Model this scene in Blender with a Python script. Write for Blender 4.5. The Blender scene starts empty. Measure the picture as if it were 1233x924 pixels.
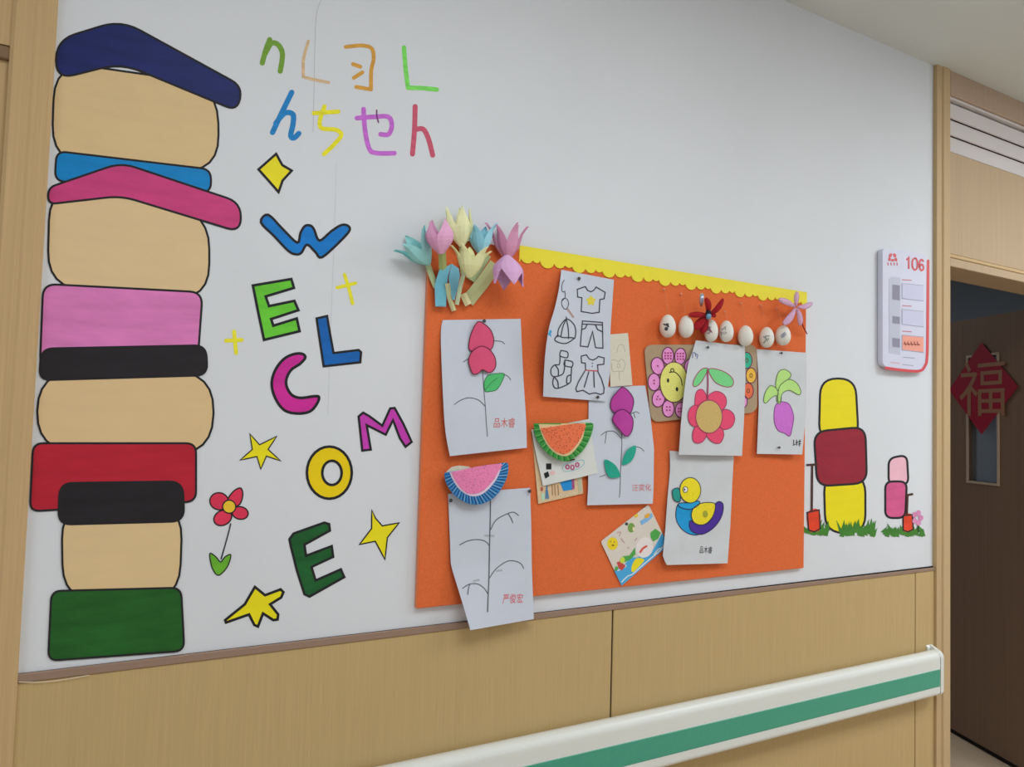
import bpy, bmesh, math, random
from mathutils import Vector, Matrix, geometry

random.seed(7)
scene = bpy.context.scene
col = scene.collection
PI = math.pi

# ------------------------------------------------------------------ camera
FPX = 926.7                                  # focal length in photo pixels (1233 x 924)
YAW, PITCH, ROLL = math.radians(30.237), math.radians(2.880), math.radians(1.648)
CAM = Vector((0.0, -1.55, 1.51))
fwd = Vector((math.sin(YAW) * math.cos(PITCH), math.cos(YAW) * math.cos(PITCH), math.sin(PITCH)))
r0 = Vector((math.cos(YAW), -math.sin(YAW), 0)); u0 = r0.cross(fwd)
right = math.cos(ROLL) * r0 + math.sin(ROLL) * u0
up = -math.sin(ROLL) * r0 + math.cos(ROLL) * u0
cd = bpy.data.cameras.new('camera'); cam = bpy.data.objects.new('camera', cd); col.objects.link(cam)
cd.sensor_fit = 'HORIZONTAL'; cd.sensor_width = 36; cd.lens = FPX / 1233 * 36; cd.clip_start = 0.02
m = Matrix((right, up, -fwd)).transposed().to_4x4(); m.translation = CAM
cam.matrix_world = m
scene.camera = cam

# ------------------------------------------------------------------ world, lamps, exposure
w = bpy.data.worlds.new('world'); scene.world = w; w.use_nodes = True
w.node_tree.nodes['Background'].inputs[0].default_value = (0.75, 0.85, 1, 1)
w.node_tree.nodes['Background'].inputs[1].default_value = 0.05
def area(name, loc, sx, sy, power, color=(1, 0.985, 0.96)):
    l = bpy.data.lights.new(name, 'AREA'); l.shape = 'RECTANGLE'; l.size = sx; l.size_y = sy
    l.energy = power; l.color = color
    o = bpy.data.objects.new(name, l); col.objects.link(o); o.location = loc
    return o
# the corridor's flush ceiling panels, shining straight down
for x, p in ((-1.9, 20), (0.75, 18.5), (3.4, 37), (6.05, 29)):
    area('corridor_panel_light', (x, -1.45, 2.785), 1.2, 0.9, p, (0.93, 0.97, 1.0))
# added fill light, no known lamp: keeps the ward behind the door from going black
area('ward_fill_light', (3.4, 2.6, 2.78), 0.6, 0.6, 13, (0.85, 0.93, 1.0))
scene.view_settings.view_transform = 'Standard'
scene.view_settings.look = 'None'
scene.view_settings.exposure = 0.12
scene.view_settings.gamma = 1.0
scene.view_settings.use_curve_mapping = False

# ------------------------------------------------------------------ helpers
def lin(c):
    c = c / 255.0
    return c / 12.92 if c <= 0.04045 else ((c + 0.055) / 1.055) ** 2.4
K = 1.25
def alb(rgb):
    return tuple(min(0.9, lin(v) * K) for v in rgb) + (1,)

MATS = {}
def mat(rgb, rough=0.6, kind=None, amt=0.12, scale=30.0, bump=0.0, name=None, metallic=0.0, emit=None, alpha=None):
    key = (rgb, rough, kind, amt, scale, bump, metallic, alpha)
    if key in MATS: return MATS[key]
    m = bpy.data.materials.new(name or ('paint_%d_%d_%d' % rgb)); m.use_nodes = True
    nt = m.node_tree; b = nt.nodes['Principled BSDF']
    b.inputs['Roughness'].default_value = rough
    b.inputs['Metallic'].default_value = metallic
    b.inputs['Specular IOR Level'].default_value = 0.5 if rough < 0.45 else 0.2
    b.inputs['Base Color'].default_value = alb(rgb)
    if alpha is not None: b.inputs['Alpha'].default_value = alpha
    if kind:
        tc = nt.nodes.new('ShaderNodeTexCoord'); mp = nt.nodes.new('ShaderNodeMapping')
        nt.links.new(tc.outputs['Object'], mp.inputs['Vector'])
        no = nt.nodes.new('ShaderNodeTexNoise'); no.inputs['Scale'].default_value = scale
        no.inputs['Detail'].default_value = 5; no.inputs['Roughness'].default_value = 0.6
        if kind == 'wood': mp.inputs['Scale'].default_value = (9, 9, 0.12)
        elif kind == 'brush': mp.inputs['Scale'].default_value = (0.5, 1, 2.2); mp.inputs['Rotation'].default_value = (0, 0.25, 0)
        elif kind == 'crayon': mp.inputs['Scale'].default_value = (1, 1, 3.5); mp.inputs['Rotation'].default_value = (0, -0.7, 0)
        nt.links.new(mp.outputs['Vector'], no.inputs['Vector'])
        mr = nt.nodes.new('ShaderNodeMapRange')
        mr.inputs['From Min'].default_value = 0.3; mr.inputs['From Max'].default_value = 0.7
        mr.inputs['To Min'].default_value = 1 - amt; mr.inputs['To Max'].default_value = 1 + amt
        nt.links.new(no.outputs['Fac'], mr.inputs['Value'])
        mx = nt.nodes.new('ShaderNodeMix'); mx.data_type = 'RGBA'; mx.blend_type = 'MULTIPLY'
        mx.inputs['Factor'].default_value = 1.0
        mx.inputs[6].default_value = alb(rgb)
        cb = nt.nodes.new('ShaderNodeCombineColor')
        for i in range(3): nt.links.new(mr.outputs['Result'], cb.inputs[i])
        nt.links.new(cb.outputs[0], mx.inputs[7])
        nt.links.new(mx.outputs[2], b.inputs['Base Color'])
        if bump:
            bp = nt.nodes.new('ShaderNodeBump'); bp.inputs['Strength'].default_value = bump
            bp.inputs['Distance'].default_value = 0.002
            nt.links.new(no.outputs['Fac'], bp.inputs['Height']); nt.links.new(bp.outputs['Normal'], b.inputs['Normal'])
    MATS[key] = m
    return m
def brush(rgb): return mat(rgb, 0.5, 'brush', 0.03 if rgb[0] > 195 and rgb[1] > 170 else (0.24 if max(rgb) < 110 and min(rgb) < 33 or rgb[0] == 34 and rgb[1] == 88 else 0.13), 18)
def crayon(rgb): return mat(rgb, 0.7, 'crayon', 0.16, 160)
def ink(rgb): return mat(rgb, 0.6)

WL = {}
def obj(name, verts, faces, material, parent=None, smooth=False, solid=0.0, data=None, loc=None):
    """link one mesh object; vertices are given in world space, the origin goes to the middle"""
    if data is None:
        vs = [Vector(v) for v in verts]
        lo = Vector([min(v[i] for v in vs) for i in range(3)]); hi = Vector([max(v[i] for v in vs) for i in range(3)])
        c = (lo + hi) / 2
        data = bpy.data.meshes.new(name)
        data.from_pydata([v - c for v in vs], [], faces); data.update()
        if smooth:
            for p in data.polygons: p.use_smooth = True
        if material: data.materials.append(material)
    else:
        c = Vector(loc)
    o = bpy.data.objects.new(name, data); col.objects.link(o)
    WL[o] = c
    if parent is not None: o.parent = parent; o.location = c - WL[parent]
    else: o.location = c
    if solid:
        s = o.modifiers.new('thickness', 'SOLIDIFY'); s.thickness = solid; s.offset = -1; s.use_rim = not smooth
    return o
def empty(name, loc):
    o = bpy.data.objects.new(name, None); col.objects.link(o); o.location = loc; o.empty_display_size = 0.02
    WL[o] = Vector(loc); return o
def tag(o, label, cat, group=None):
    o['label'] = label; o['category'] = cat
    if group: o['group'] = group
    return o
def struct(o, label=None, cat=None):
    o['kind'] = 'structure'
    if label: o['label'] = label
    if cat: o['category'] = cat
    return o
def stuff(o):
    o['kind'] = 'stuff'; return o

def ray(px, py): return right * ((px - 616.5) / FPX) - up * ((py - 462) / FPX) + fwd
def at(px, py, d=0.0):
    """the point that stands d in front of the decorated wall where the photo shows pixel px, py"""
    r = ray(px, py); t = (-d - CAM.y) / r.y
    return CAM + r * t
def plane(d): return lambda x, y, l=0.0: at(x, y, d + l)
class Surf:
    """a gently bent sheet: depth follows the sheet's own two directions"""
    def __init__(s, tl, tr, bl, d0, bend=None):
        s.tl = tl; a = (tr[0] - tl[0], tr[1] - tl[1]); b = (bl[0] - tl[0], bl[1] - tl[1])
        s.a, s.b = a, b; s.det = a[0] * b[1] - a[1] * b[0]; s.d0 = d0; s.bend = bend
    def st(s, x, y):
        x -= s.tl[0]; y -= s.tl[1]
        return (x * s.b[1] - y * s.b[0]) / s.det, (s.a[0] * y - s.a[1] * x) / s.det
    def __call__(s, x, y, l=0.0):
        d = s.d0
        if s.bend: d += max(0.0, s.bend(*s.st(x, y)))
        return at(x, y, d + l)

def Z(x0, y0, k):
    """measured points -> photo pixels"""
    def f(pts): return [(x0 + p[0] * k, y0 + p[1] * k) for p in pts]
    return f
def crv(pts, closed=False, n=6):
    P = list(pts); N = len(P); out = []
    rng = range(N if closed else N - 1)
    for i in rng:
        if closed: p0, p1, p2, p3 = P[i - 1], P[i], P[(i + 1) % N], P[(i + 2) % N]
        else: p0, p1, p2, p3 = P[max(i - 1, 0)], P[i], P[i + 1], P[min(i + 2, N - 1)]
        for k in range(n):
            t = k / n; t2 = t * t; t3 = t2 * t
            out.append(tuple(0.5 * (2 * p1[j] + (p2[j] - p0[j]) * t + (2 * p0[j] - 5 * p1[j] + 4 * p2[j] - p3[j]) * t2 + (3 * p1[j] - p0[j] - 3 * p2[j] + p3[j]) * t3) for j in (0, 1)))
    if not closed: out.append(tuple(P[-1]))
    return out
def ell(cx, cy, rx, ry, rot=0, n=28):
    c, s = math.cos(rot), math.sin(rot)
    return [(cx + rx * math.cos(a) * c - ry * math.sin(a) * s, cy + rx * math.cos(a) * s + ry * math.sin(a) * c) for a in [2 * PI * i / n for i in range(n)]]
def rounded(corners, r, n=6):
    out = []; N = len(corners)
    for i in range(N):
        p = Vector(corners[i]); a = Vector(corners[i - 1]); b = Vector(corners[(i + 1) % N])
        ri = min(r, (a - p).length * .49, (b - p).length * .49)
        p1 = p + (a - p).normalized() * ri; p2 = p + (b - p).normalized() * ri
        for k in range(n + 1):
            t = k / n; out.append(tuple((1 - t) ** 2 * p1 + 2 * t * (1 - t) * p + t * t * p2))
    return out
def inside(x, y, loops):
    c = False
    for L in loops:
        j = len(L) - 1
        for i in range(len(L)):
            xi, yi = L[i]; xj, yj = L[j]
            if (yi > y) != (yj > y) and x < (xj - xi) * (y - yi) / (yj - yi) + xi: c = not c
            j = i
    return c
def fill_data(loops, M, lift, step=None):
    vs = []; es = []
    for L in loops:
        s = len(vs); vs += [Vector(p) for p in L]; es += [(s + i, s + (i + 1) % len(L)) for i in range(len(L))]
    if step:
        xs = [p[0] for p in loops[0]]; ys = [p[1] for p in loops[0]]
        y = min(ys) + step * .5
        while y < max(ys):
            x = min(xs) + step * .5
            while x < max(xs):
                if inside(x, y, loops): vs.append(Vector((x, y)))
                x += step
            y += step
    V, E_, F = geometry.delaunay_2d_cdt(vs, es, [], 0, 1e-5)[:3]
    faces = []
    W = [M(v[0], v[1], lift) for v in V]
    for f in F:
        cx = sum(V[i][0] for i in f) / len(f); cy = sum(V[i][1] for i in f) / len(f)
        if not inside(cx, cy, loops): continue
        a, b, c = [W[i] for i in f[:3]]
        f = list(f)
        if (b - a).cross(c - a).y > 0: f.reverse()
        faces.append(f)
    used = sorted({i for f in faces for i in f}); mp = {k: n for n, k in enumerate(used)}
    return [W[i] for i in used], [[mp[i] for i in f] for f in faces]
def fill(name, loops, M, lift, material, parent=None, step=None, solid=0.0, smooth=False):
    if not isinstance(loops[0][0], (tuple, list)): loops = [loops]
    v, f = fill_data(loops, M, lift, step)
    return obj(name, v, f, material, parent, smooth, solid)
def fills(name, polys, M, lift, material, parent=None, step=None):
    V, F = [], []
    for p in polys:
        v, f = fill_data([p], M, lift, step); s = len(V); V += v; F += [[i + s for i in q] for q in f]
    return obj(name, V, F, material, parent)
def ribbon_data(pts, width, M, lift, closed=False, sub=0):
    P = [pts[0]]
    for p in pts[1:]:
        if abs(p[0] - P[-1][0]) + abs(p[1] - P[-1][1]) > 1e-4: P.append(p)
    if closed and abs(P[0][0] - P[-1][0]) + abs(P[0][1] - P[-1][1]) < 1e-4: P.pop()
    # refine long runs so that the line follows bent sheets
    Q = []
    N = len(P); rng = N if closed else N - 1
    for i in range(rng):
        a, b = P[i], P[(i + 1) % N]; n = max(1, int(math.dist(a, b) / 6))
        for k in range(n): Q.append((a[0] + (b[0] - a[0]) * k / n, a[1] + (b[1] - a[1]) * k / n))
    if not closed: Q.append(P[-1])
    P = Q; N = len(P); h = width / 2; V = []; F = []
    def nrm(a, b):
        dx, dy = b[0] - a[0], b[1] - a[1]; l = math.hypot(dx, dy) or 1; return (-dy / l, dx / l)
    for i in range(N):
        if closed or 0 < i < N - 1:
            n1 = nrm(P[i - 1], P[i]); n2 = nrm(P[i], P[(i + 1) % N])
            nx, ny = n1[0] + n2[0], n1[1] + n2[1]; l2 = nx * nx + ny * ny
            k = min(2 / l2, 2.2 / math.sqrt(l2)) if l2 > 1e-6 else 1
            nx *= k; ny *= k
        elif i == 0: nx, ny = nrm(P[0], P[1])
        else: nx, ny = nrm(P[-2], P[-1])
        V += [(P[i][0] + nx * h, P[i][1] + ny * h), (P[i][0] - nx * h, P[i][1] - ny * h)]
    for i in range(N if closed else N - 1):
        j = (i + 1) % N; F.append([2 * i, 2 * i + 1, 2 * j + 1, 2 * j])
    if not closed:                           # round ends
        for i, sgn in ((0, -1), (N - 1, 1)):
            s = len(V); n = nrm(P[0], P[1]) if i == 0 else nrm(P[-2], P[-1]); d = (n[1] * sgn, -n[0] * sgn)
            V.append(P[i])
            for k in range(7):
                a = PI * k / 6; V.append((P[i][0] + h * (n[0] * math.cos(a) + d[0] * math.sin(a)), P[i][1] + h * (n[1] * math.cos(a) + d[1] * math.sin(a))))
            for k in range(6): F.append([s, s + 1 + k, s + 2 + k])
    W = [M(x, y, lift) for x, y in V]
    G = []
    for f in F:
        a, b, c = W[f[0]], W[f[1]], W[f[2]]
        G.append(f[::-1] if (b - a).cross(c - a).y > 0 else f)
    return W, G
def lines(name, strokes, width, M, lift, material, parent=None, closed=False, curve=True):
    V, F = [], []
    for i_, s in enumerate(strokes):
        p = crv(s, closed) if (curve and len(s) > 2) else s
        v, f = ribbon_data(p, width, M, lift + i_ * 0.00006, closed); k = len(V); V += v; F += [[i + k for i in q] for q in f]
    return obj(name, V, F, material, parent)
def each(name, strokes, *a, **k):
    for s in strokes: lines(name, [s], *a, **k)
def eachfill(name, polys, M, lift, material, parent=None):
    for p in polys: fill(name, [p], M, lift, material, parent)
def text(name, body, quad, M, lift, material, parent=None):
    """flat lettering stretched into a photo quad tl, tr, br, bl"""
    c = bpy.data.curves.new(name, 'FONT'); c.body = body; c.resolution_u = 3
    o = bpy.data.objects.new(name, c); col.objects.link(o)
    dg = bpy.context.evaluated_depsgraph_get(); me = bpy.data.meshes.new_from_object(o.evaluated_get(dg))
    bpy.data.objects.remove(o); bpy.data.curves.remove(c)
    vs = [v.co.copy() for v in me.vertices]; fs = [list(p.vertices) for p in me.polygons]
    bpy.data.meshes.remove(me)
    if not vs: return None
    x0, x1 = min(v.x for v in vs), max(v.x for v in vs); y0, y1 = min(v.y for v in vs), max(v.y for v in vs)
    W = []
    for v in vs:
        s = (v.x - x0) / (x1 - x0); t = (y1 - v.y) / (y1 - y0)
        a = [quad[0][i] + (quad[1][i] - quad[0][i]) * s for i in (0, 1)]; b = [quad[3][i] + (quad[2][i] - quad[3][i]) * s for i in (0, 1)]
        W.append(M(a[0] + (b[0] - a[0]) * t, a[1] + (b[1] - a[1]) * t, lift))
    return obj(name, W, fs, material, parent)
def box(name, x0, x1, y0, y1, z0, z1, material, parent=None, bevel=0.0, seg=2):
    bm = bmesh.new(); bmesh.ops.create_cube(bm, size=1)
    for v in bm.verts: v.co = Vector(((x0 + x1) / 2 + v.co.x * (x1 - x0), (y0 + y1) / 2 + v.co.y * (y1 - y0), (z0 + z1) / 2 + v.co.z * (z1 - z0)))
    if bevel: bmesh.ops.bevel(bm, geom=bm.edges[:], offset=bevel, segments=seg, affect='EDGES', profile=0.5)
    vs = [v.co.copy() for v in bm.verts]; bm.verts.index_update(); fs = [[v.index for v in f.verts] for f in bm.faces]; bm.free()
    return obj(name, vs, fs, material, parent)
def boxes(name, bl, material, parent=None):
    V, F = [], []
    for x0, x1, y0, y1, z0, z1 in bl:
        s = len(V); V += [Vector((x, y, z)) for x in (x0, x1) for y in (y0, y1) for z in (z0, z1)]
        F += [[s + i for i in f] for f in ((0, 1, 3, 2), (4, 6, 7, 5), (0, 4, 5, 1), (2, 3, 7, 6), (0, 2, 6, 4), (1, 5, 7, 3))]
    return obj(name, V, F, material, parent)
def prism(name, prof, x0, x1, material, parent=None, smooth=False):
    """(y, z) profile pushed along x"""
    n = len(prof); V = [Vector((x0, y, z)) for y, z in prof] + [Vector((x1, y, z)) for y, z in prof]
    F = [[i, (i + 1) % n, n + (i + 1) % n, n + i] for i in range(n)] + [list(range(n))[::-1], list(range(n, 2 * n))]
    return obj(name, V, F, material, parent, smooth)
def tube(name, pts, r, material, parent=None, n=8):
    V, F = [], []; pts = [Vector(p) for p in pts]
    for i, p in enumerate(pts):
        t = (pts[min(i + 1, len(pts) - 1)] - pts[max(i - 1, 0)]).normalized()
        a = t.orthogonal().normalized() if i == 0 else (a - t * a.dot(t)).normalized()
        b = t.cross(a); rr = r[i] if isinstance(r, (list, tuple)) else r
        V += [p + (a * math.cos(2 * PI * k / n) + b * math.sin(2 * PI * k / n)) * rr for k in range(n)]
    for i in range(len(pts) - 1):
        for k in range(n): F.append([i * n + k, i * n + (k + 1) % n, (i + 1) * n + (k + 1) % n, (i + 1) * n + k])
    F += [list(range(n))[::-1], list(range(len(V) - n, len(V)))]
    return obj(name, V, F, material, parent, True)
def resample(pts, n):
    L = [0]
    for a, b in zip(pts, pts[1:]): L.append(L[-1] + math.dist(a, b))
    out = []
    for k in range(n + 1):
        s = L[-1] * k / n; i = 0
        while i < len(L) - 2 and L[i + 1] < s: i += 1
        t = (s - L[i]) / (L[i + 1] - L[i]); out.append((pts[i][0] + (pts[i + 1][0] - pts[i][0]) * t, pts[i][1] + (pts[i + 1][1] - pts[i][1]) * t))
    return out
def sheet(name, M, left, rgt, material, n=22, mcol=14, solid=0.0004, parent=None):
    A = resample(left, n); B = resample(rgt, n); V = []; F = []
    for i in range(n + 1):
        for j in range(mcol + 1):
            t = j / mcol; V.append(M(A[i][0] + (B[i][0] - A[i][0]) * t, A[i][1] + (B[i][1] - A[i][1]) * t))
    k = mcol + 1
    for i in range(n):
        for j in range(mcol): F.append([i * k + j, (i + 1) * k + j, (i + 1) * k + j + 1, i * k + j + 1])
    return obj(name, V, F, material, parent, True, solid)

# ------------------------------------------------------------------ colours
WHITE_WALL = mat((202, 205, 209), 0.55, 'plain', 0.02, 3, 0.02, name='white_wall_paint')
CEIL = mat((196, 200, 196), 0.85, 'plain', 0.015, 2, name='ceiling_paint')
PANEL = mat((178, 153, 107), 0.5, 'wood', 0.065, 40, name='wainscot_laminate')
CASE = mat((182, 154, 112), 0.5, 'wood', 0.07, 24, name='casing_laminate')
DOORW = mat((170, 147, 118), 0.5, 'wood', 0.06, 26, name='door_laminate')
TRIM = mat((140, 116, 100), 0.45, name='brown_trim')
DARK = mat((25, 22, 20), 0.8, name='dark_gap')
LOUV = mat((196, 190, 188), 0.5, name='louver_white')
RAILW = mat((206, 209, 204), 0.35, name='rail_vinyl')
RAILG = mat((58, 145, 120), 0.4, 'plain', 0.04, 60, name='rail_green')
FLOOR = mat((180, 160, 136), 0.35, 'plain', 0.05, 6, name='vinyl_floor')
FELT = mat((208, 102, 56), 0.95, 'plain', 0.08, 220, 0.35, name='orange_felt')
FELT_EDGE = mat((214, 128, 92), 0.9, name='orange_board_edge')
YEL = mat((222, 208, 58), 0.6, 'plain', 0.02, 40, name='yellow_foam')
PAPER = mat((186, 192, 203), 0.75, 'plain', 0.02, 14, name='white_paper')
PAPER_W = mat((190, 193, 196), 0.75, 'plain', 0.03, 20, name='creased_paper')
CREAM = mat((200, 194, 178), 0.75, 'plain', 0.03, 30, name='cream_paper')
BLACK = mat((34, 33, 36), 0.6, name='black_ink')
INKD = mat((58, 58, 68), 0.65, name='dark_ink')
PENCIL = mat((92, 94, 100), 0.7, name='pencil')

# ------------------------------------------------------------------ the setting
H = 2.80
CX0, CX1 = -3.0, 8.0                         # corridor
DL, DR = 2.657, 3.735                        # open door, inner jambs
WT = 0.13                                    # wall thickness
struct(box('floor', CX0, CX1, -2.5, 4.0, -0.05, 0.0, FLOOR))
struct(box('ceiling', CX0, CX1, -2.5, 4.0, H, H + 0.05, CEIL))
wall = struct(boxes('wall_back', [(CX0, -1.12, 0, WT, 0, H), (-0.07, DL - 0.02, 0, WT, 0, H), (DR + 0.02, CX1, 0, WT, 0, H),
                                  (-1.12, -0.07, 0.06, WT, 0, H)], WHITE_WALL))
struct(boxes('wall_front', [(CX0, CX1, -2.6, -2.5, 0, H)], WHITE_WALL))
struct(boxes('wall_left', [(CX0 - 0.1, CX0, -2.6, WT, 0, H)], WHITE_WALL))
struct(boxes('wall_right', [(CX1, CX1 + 0.1, -2.6, WT, 0, H)], WHITE_WALL))
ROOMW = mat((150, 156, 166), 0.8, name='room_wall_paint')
struct(boxes('wall_room', [(1.9, 2.0, WT, 4.1, 0, H), (6.0, 6.1, WT, 4.1, 0, H), (2.0, 6.0, 4.0, 4.1, 0, H)], ROOMW))

# wood panels below the white wall, with dark shadow joints
WZ = 1.0645
stuffz = box('joint_backing', -0.045, 2.574, -0.0015, 0.0, 0.10, WZ - 0.0002, DARK, wall)
for x0, x1 in ((-0.0435, 1.2075), (1.2125, 2.4655), (2.470, 2.5735)):
    box('wainscot_panel', x0, x1, -0.006, -0.0015, 0.10, WZ - 0.0145, PANEL, wall, 0.0008, 1)
V = [Vector((x, y, zz)) for x, zt in ((-0.042, WZ - 0.0003), (0.9, WZ - 0.001), (2.574, WZ - 0.0045)) for y, zz in ((-0.0085, WZ - 0.0135), (-0.0085, zt - .001), (-0.0075, zt), (-0.0015, zt), (-0.0015, WZ - 0.0135))]
trim = struct(obj('trim_1', V, [[i * 5 + k, i * 5 + (k + 1) % 5, i * 5 + 5 + (k + 1) % 5, i * 5 + 5 + k] for i in (0, 1) for k in range(5)] + [[4, 3, 2, 1, 0], [10, 11, 12, 13, 14]], TRIM))
z = Z(0, 700, .2433)
lines('peeling_edge', [z([(95, 500), (200, 500), (300, 490), (440, 466)])], 1.1, plane(0.0095), 0, mat((205, 190, 165), .6), trim)
struct(box('baseboard_back', -0.042, 2.574, -0.012, 0.0, 0.0, 0.098, TRIM, None, 0.002, 1))
# hairline cracks in the plaster
stuff(lines('hairline_crack', [Z(280, 0, .2435)([(437, 3), (415, 70), (408, 200), (404, 400), (398, 650)])], 0.7, plane(0), 0.0002, mat((172, 174, 178), .7), wall))
stuff(lines('hairline_crack', [[(405, 196), (402, 300), (398, 400), (395, 500)]], 0.6, plane(0), 0.0002, mat((186, 190, 194), .7), wall))

# ---- the open door on the right (door_1): casing, head, transom with louver, leaf swung into the room
door = struct(empty('door_1', (3.19, 0.05, 0)))
casep = [(0.0, 0), (0.0, -0.014), (0.018, -0.016), (0.022, -0.013), (0.030, -0.013), (0.034, -0.018), (0.072, -0.018), (0.083, -0.012), (0.083, WT)]
def casing(name, x0, sgn, z0, z1, parent, material=CASE, prof=casep):
    n = len(prof); V = [Vector((x0 + sgn * a, b, z0)) for a, b in prof] + [Vector((x0 + sgn * a, b, z1)) for a, b in prof]
    F = [[i, (i + 1) % n, n + (i + 1) % n, n + i] for i in range(n)] + [list(range(n)), list(range(n, 2 * n))]
    return obj(name, V, F, material, parent)
CASE1 = mat((178, 153, 116), 0.5, 'wood', 0.06, 24, name='door_casing_laminate')
casing('casing', 2.5745, 1, 0, H, door, CASE1)
casing('casing', DR + 0.083, -1, 0, H, door, CASE1)
box('top_rail', DL, DR, -0.014, WT, 2.712, H, mat((164, 142, 122), 0.5, 'wood', 0.05, 24, name='top_rail_laminate_shaded'), door, 0.002, 1)  # casing wood again, the duller light by the ceiling mixed into its colour
box('transom_panel', DL, DR, -0.004, WT - 0.02, 2.148, 2.512, DOORW, door)
box('head_rail', DL, DR, -0.012, WT, 2.10, 2.130, DOORW, door, 0.002, 1)
box('head_rail', DL, DR, -0.008, WT, 2.133, 2.146, CASE, door, 0.002, 1)
lv = box('louver_dark_back', DL, DR, 0.06, 0.08, 2.513, 2.711, DARK, door)  # dark sheet behind the slats, stands in for the shade in their gaps
boxes('louver_edge', [(DL, DR, -0.006, 0.05, 2.703, 2.711)], LOUV, lv)
for k in range(3):
    zt = 2.690 - k * 0.0615
    prism('slat', [(0.006, zt + 0.005), (0.008, zt + 0.007), (-0.002, zt - 0.050), (-0.005, zt - 0.0545), (0.001, zt - 0.0545)], DL, DR, LOUV, lv)
# leaf: hinged on the far jamb, swung past square into the room
LA = Vector((DR + 0.004, WT - 0.02, 0)); LD = Vector((0.3788, 0.9255, 0)); LN = Vector((-0.9255, 0.3788, 0))
def leafbox(name, a0, a1, n0, n1, z0, z1, material, parent, bevel=0):
    o = box(name, a0, a1, n0, n1, z0, z1, material, None, bevel, 1)
    me = o.data; c = WL[o]
    W = [LA + LD * (v.co.x + c.x) + LN * (v.co.y + c.y) + Vector((0, 0, v.co.z + c.z)) for v in me.vertices]
    fs = [list(p.vertices) for p in me.polygons]
    WL.pop(o); bpy.data.objects.remove(o); bpy.data.meshes.remove(me)
    return obj(name, W, fs, material, parent)
LEAFM = mat((120, 96, 78), 0.5, 'wood', 0.06, 10, name='leaf_laminate_dimmed')  # same door wood, the room's dimness put into a darker colour
a_w0, a_w1, zw0, zw1 = 0.366, 0.555, 1.285, 1.90
o = []
leaf = None
parts = [(0.0, a_w0, 0.008, 2.095), (a_w1, 1.06, 0.008, 2.095), (a_w0, a_w1, 0.008, zw0), (a_w0, a_w1, zw1, 2.095)]
V, F = [], []
for a0, a1, z0, z1 in parts:
    s = len(V)
    V += [LA + LD * a + LN * n + Vector((0, 0, zz)) for a in (a0, a1) for n in (-0.02, 0.02) for zz in (z0, z1)]
    F += [[s + i for i in f] for f in ((0, 1, 3, 2), (4, 6, 7, 5), (0, 4, 5, 1), (2, 3, 7, 6), (0, 2, 6, 4), (1, 5, 7, 3))]
leaf = obj('door_leaf', V, F, LEAFM, door)
FRM = mat((176, 156, 136), 0.45, name='vision_frame')
for a0, a1, z0, z1 in ((a_w0 - .012, a_w0, zw0 - .012, zw1 + .012), (a_w1, a_w1 + .012, zw0 - .012, zw1 + .012), (a_w0, a_w1, zw0 - .012, zw0), (a_w0, a_w1, zw1, zw1 + .012)):
    leafbox('window_bead', a0, a1, -0.024, 0.026, z0, z1, FRM, leaf)
GL = mat((120, 130, 140), 0.05, name='glass', alpha=0.35)
leafbox('glass_pane', a_w0, a_w1, -0.003, 0.003, zw0, zw1, GL, leaf)
for zz in (0.25, 1.05, 1.85):
    leafbox('hinge', -0.012, 0.004, 0.012, 0.026, zz - .05, zz + .05, mat((150, 150, 150), .3, metallic=1.0), leaf)
leafbox('door_seal', 0.0, 1.06, -0.021, 0.0215, 0.002, 0.02, DARK, leaf)
# red diamond with the character on the leaf
def on_leaf(a, zz, n): return LA + LD * a + LN * n + Vector((0, 0, zz))
ac, zc, hh = 0.459, 1.742, 0.226
V = [on_leaf(ac - hh, zc, .029), on_leaf(ac, zc - hh, .029), on_leaf(ac + hh, zc, .029), on_leaf(ac, zc + hh, .029)]
V += [v - LN * 0.0015 for v in V]
dia = obj('paper_diamond', V, [[3, 2, 1, 0], [4, 5, 6, 7], [0, 1, 5, 4], [1, 2, 6, 5], [2, 3, 7, 6], [3, 0, 4, 7]], mat((150, 24, 48), 0.5, name='red_card'))
tag(dia, 'red paper diamond with a gold character, stuck on the open door', 'decoration')
def leafmap(px, py, l): return on_leaf(ac + (0.5 - px) * 0.30, zc - (py - 0.5) * 0.27, .0295 + l)
text('character', '福', [(0, 0), (1, 0), (1, 1), (0, 1)], leafmap, 0.0006, mat((150, 104, 74), 0.4, name='brown_gold_print'), dia)

# ---- the closed door at the far left (door_2)
d2 = struct(empty('door_2', (-0.55, 0.03, 0)))
cas2 = [(0.0, 0), (0.0, -0.010), (0.006, -0.014), (0.030, -0.014), (0.034, -0.0125), (0.060, -0.0125), (0.066, -0.008), (0.066, 0.06)]
casing('casing', -0.0412, -1, 0, H, d2, CASE, cas2)
box('transom_panel', -1.05, -0.1072, -0.006, 0.05, 2.125, H, CASE, d2)
box('head_rail', -1.05, -0.1072, -0.010, 0.055, 2.100, 2.122, mat((120, 96, 72), .5), d2, 0.002, 1)
box('jamb_stop', -0.122, -0.1072, 0.0, 0.05, 0, 2.10, CASE, d2)
box('door_leaf', -1.03, -0.126, 0.022, 0.055, 0.006, 2.095, LEAFM, d2)
casing('casing', -1.116, 1, 0, H, d2, CASE, cas2)

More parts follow.
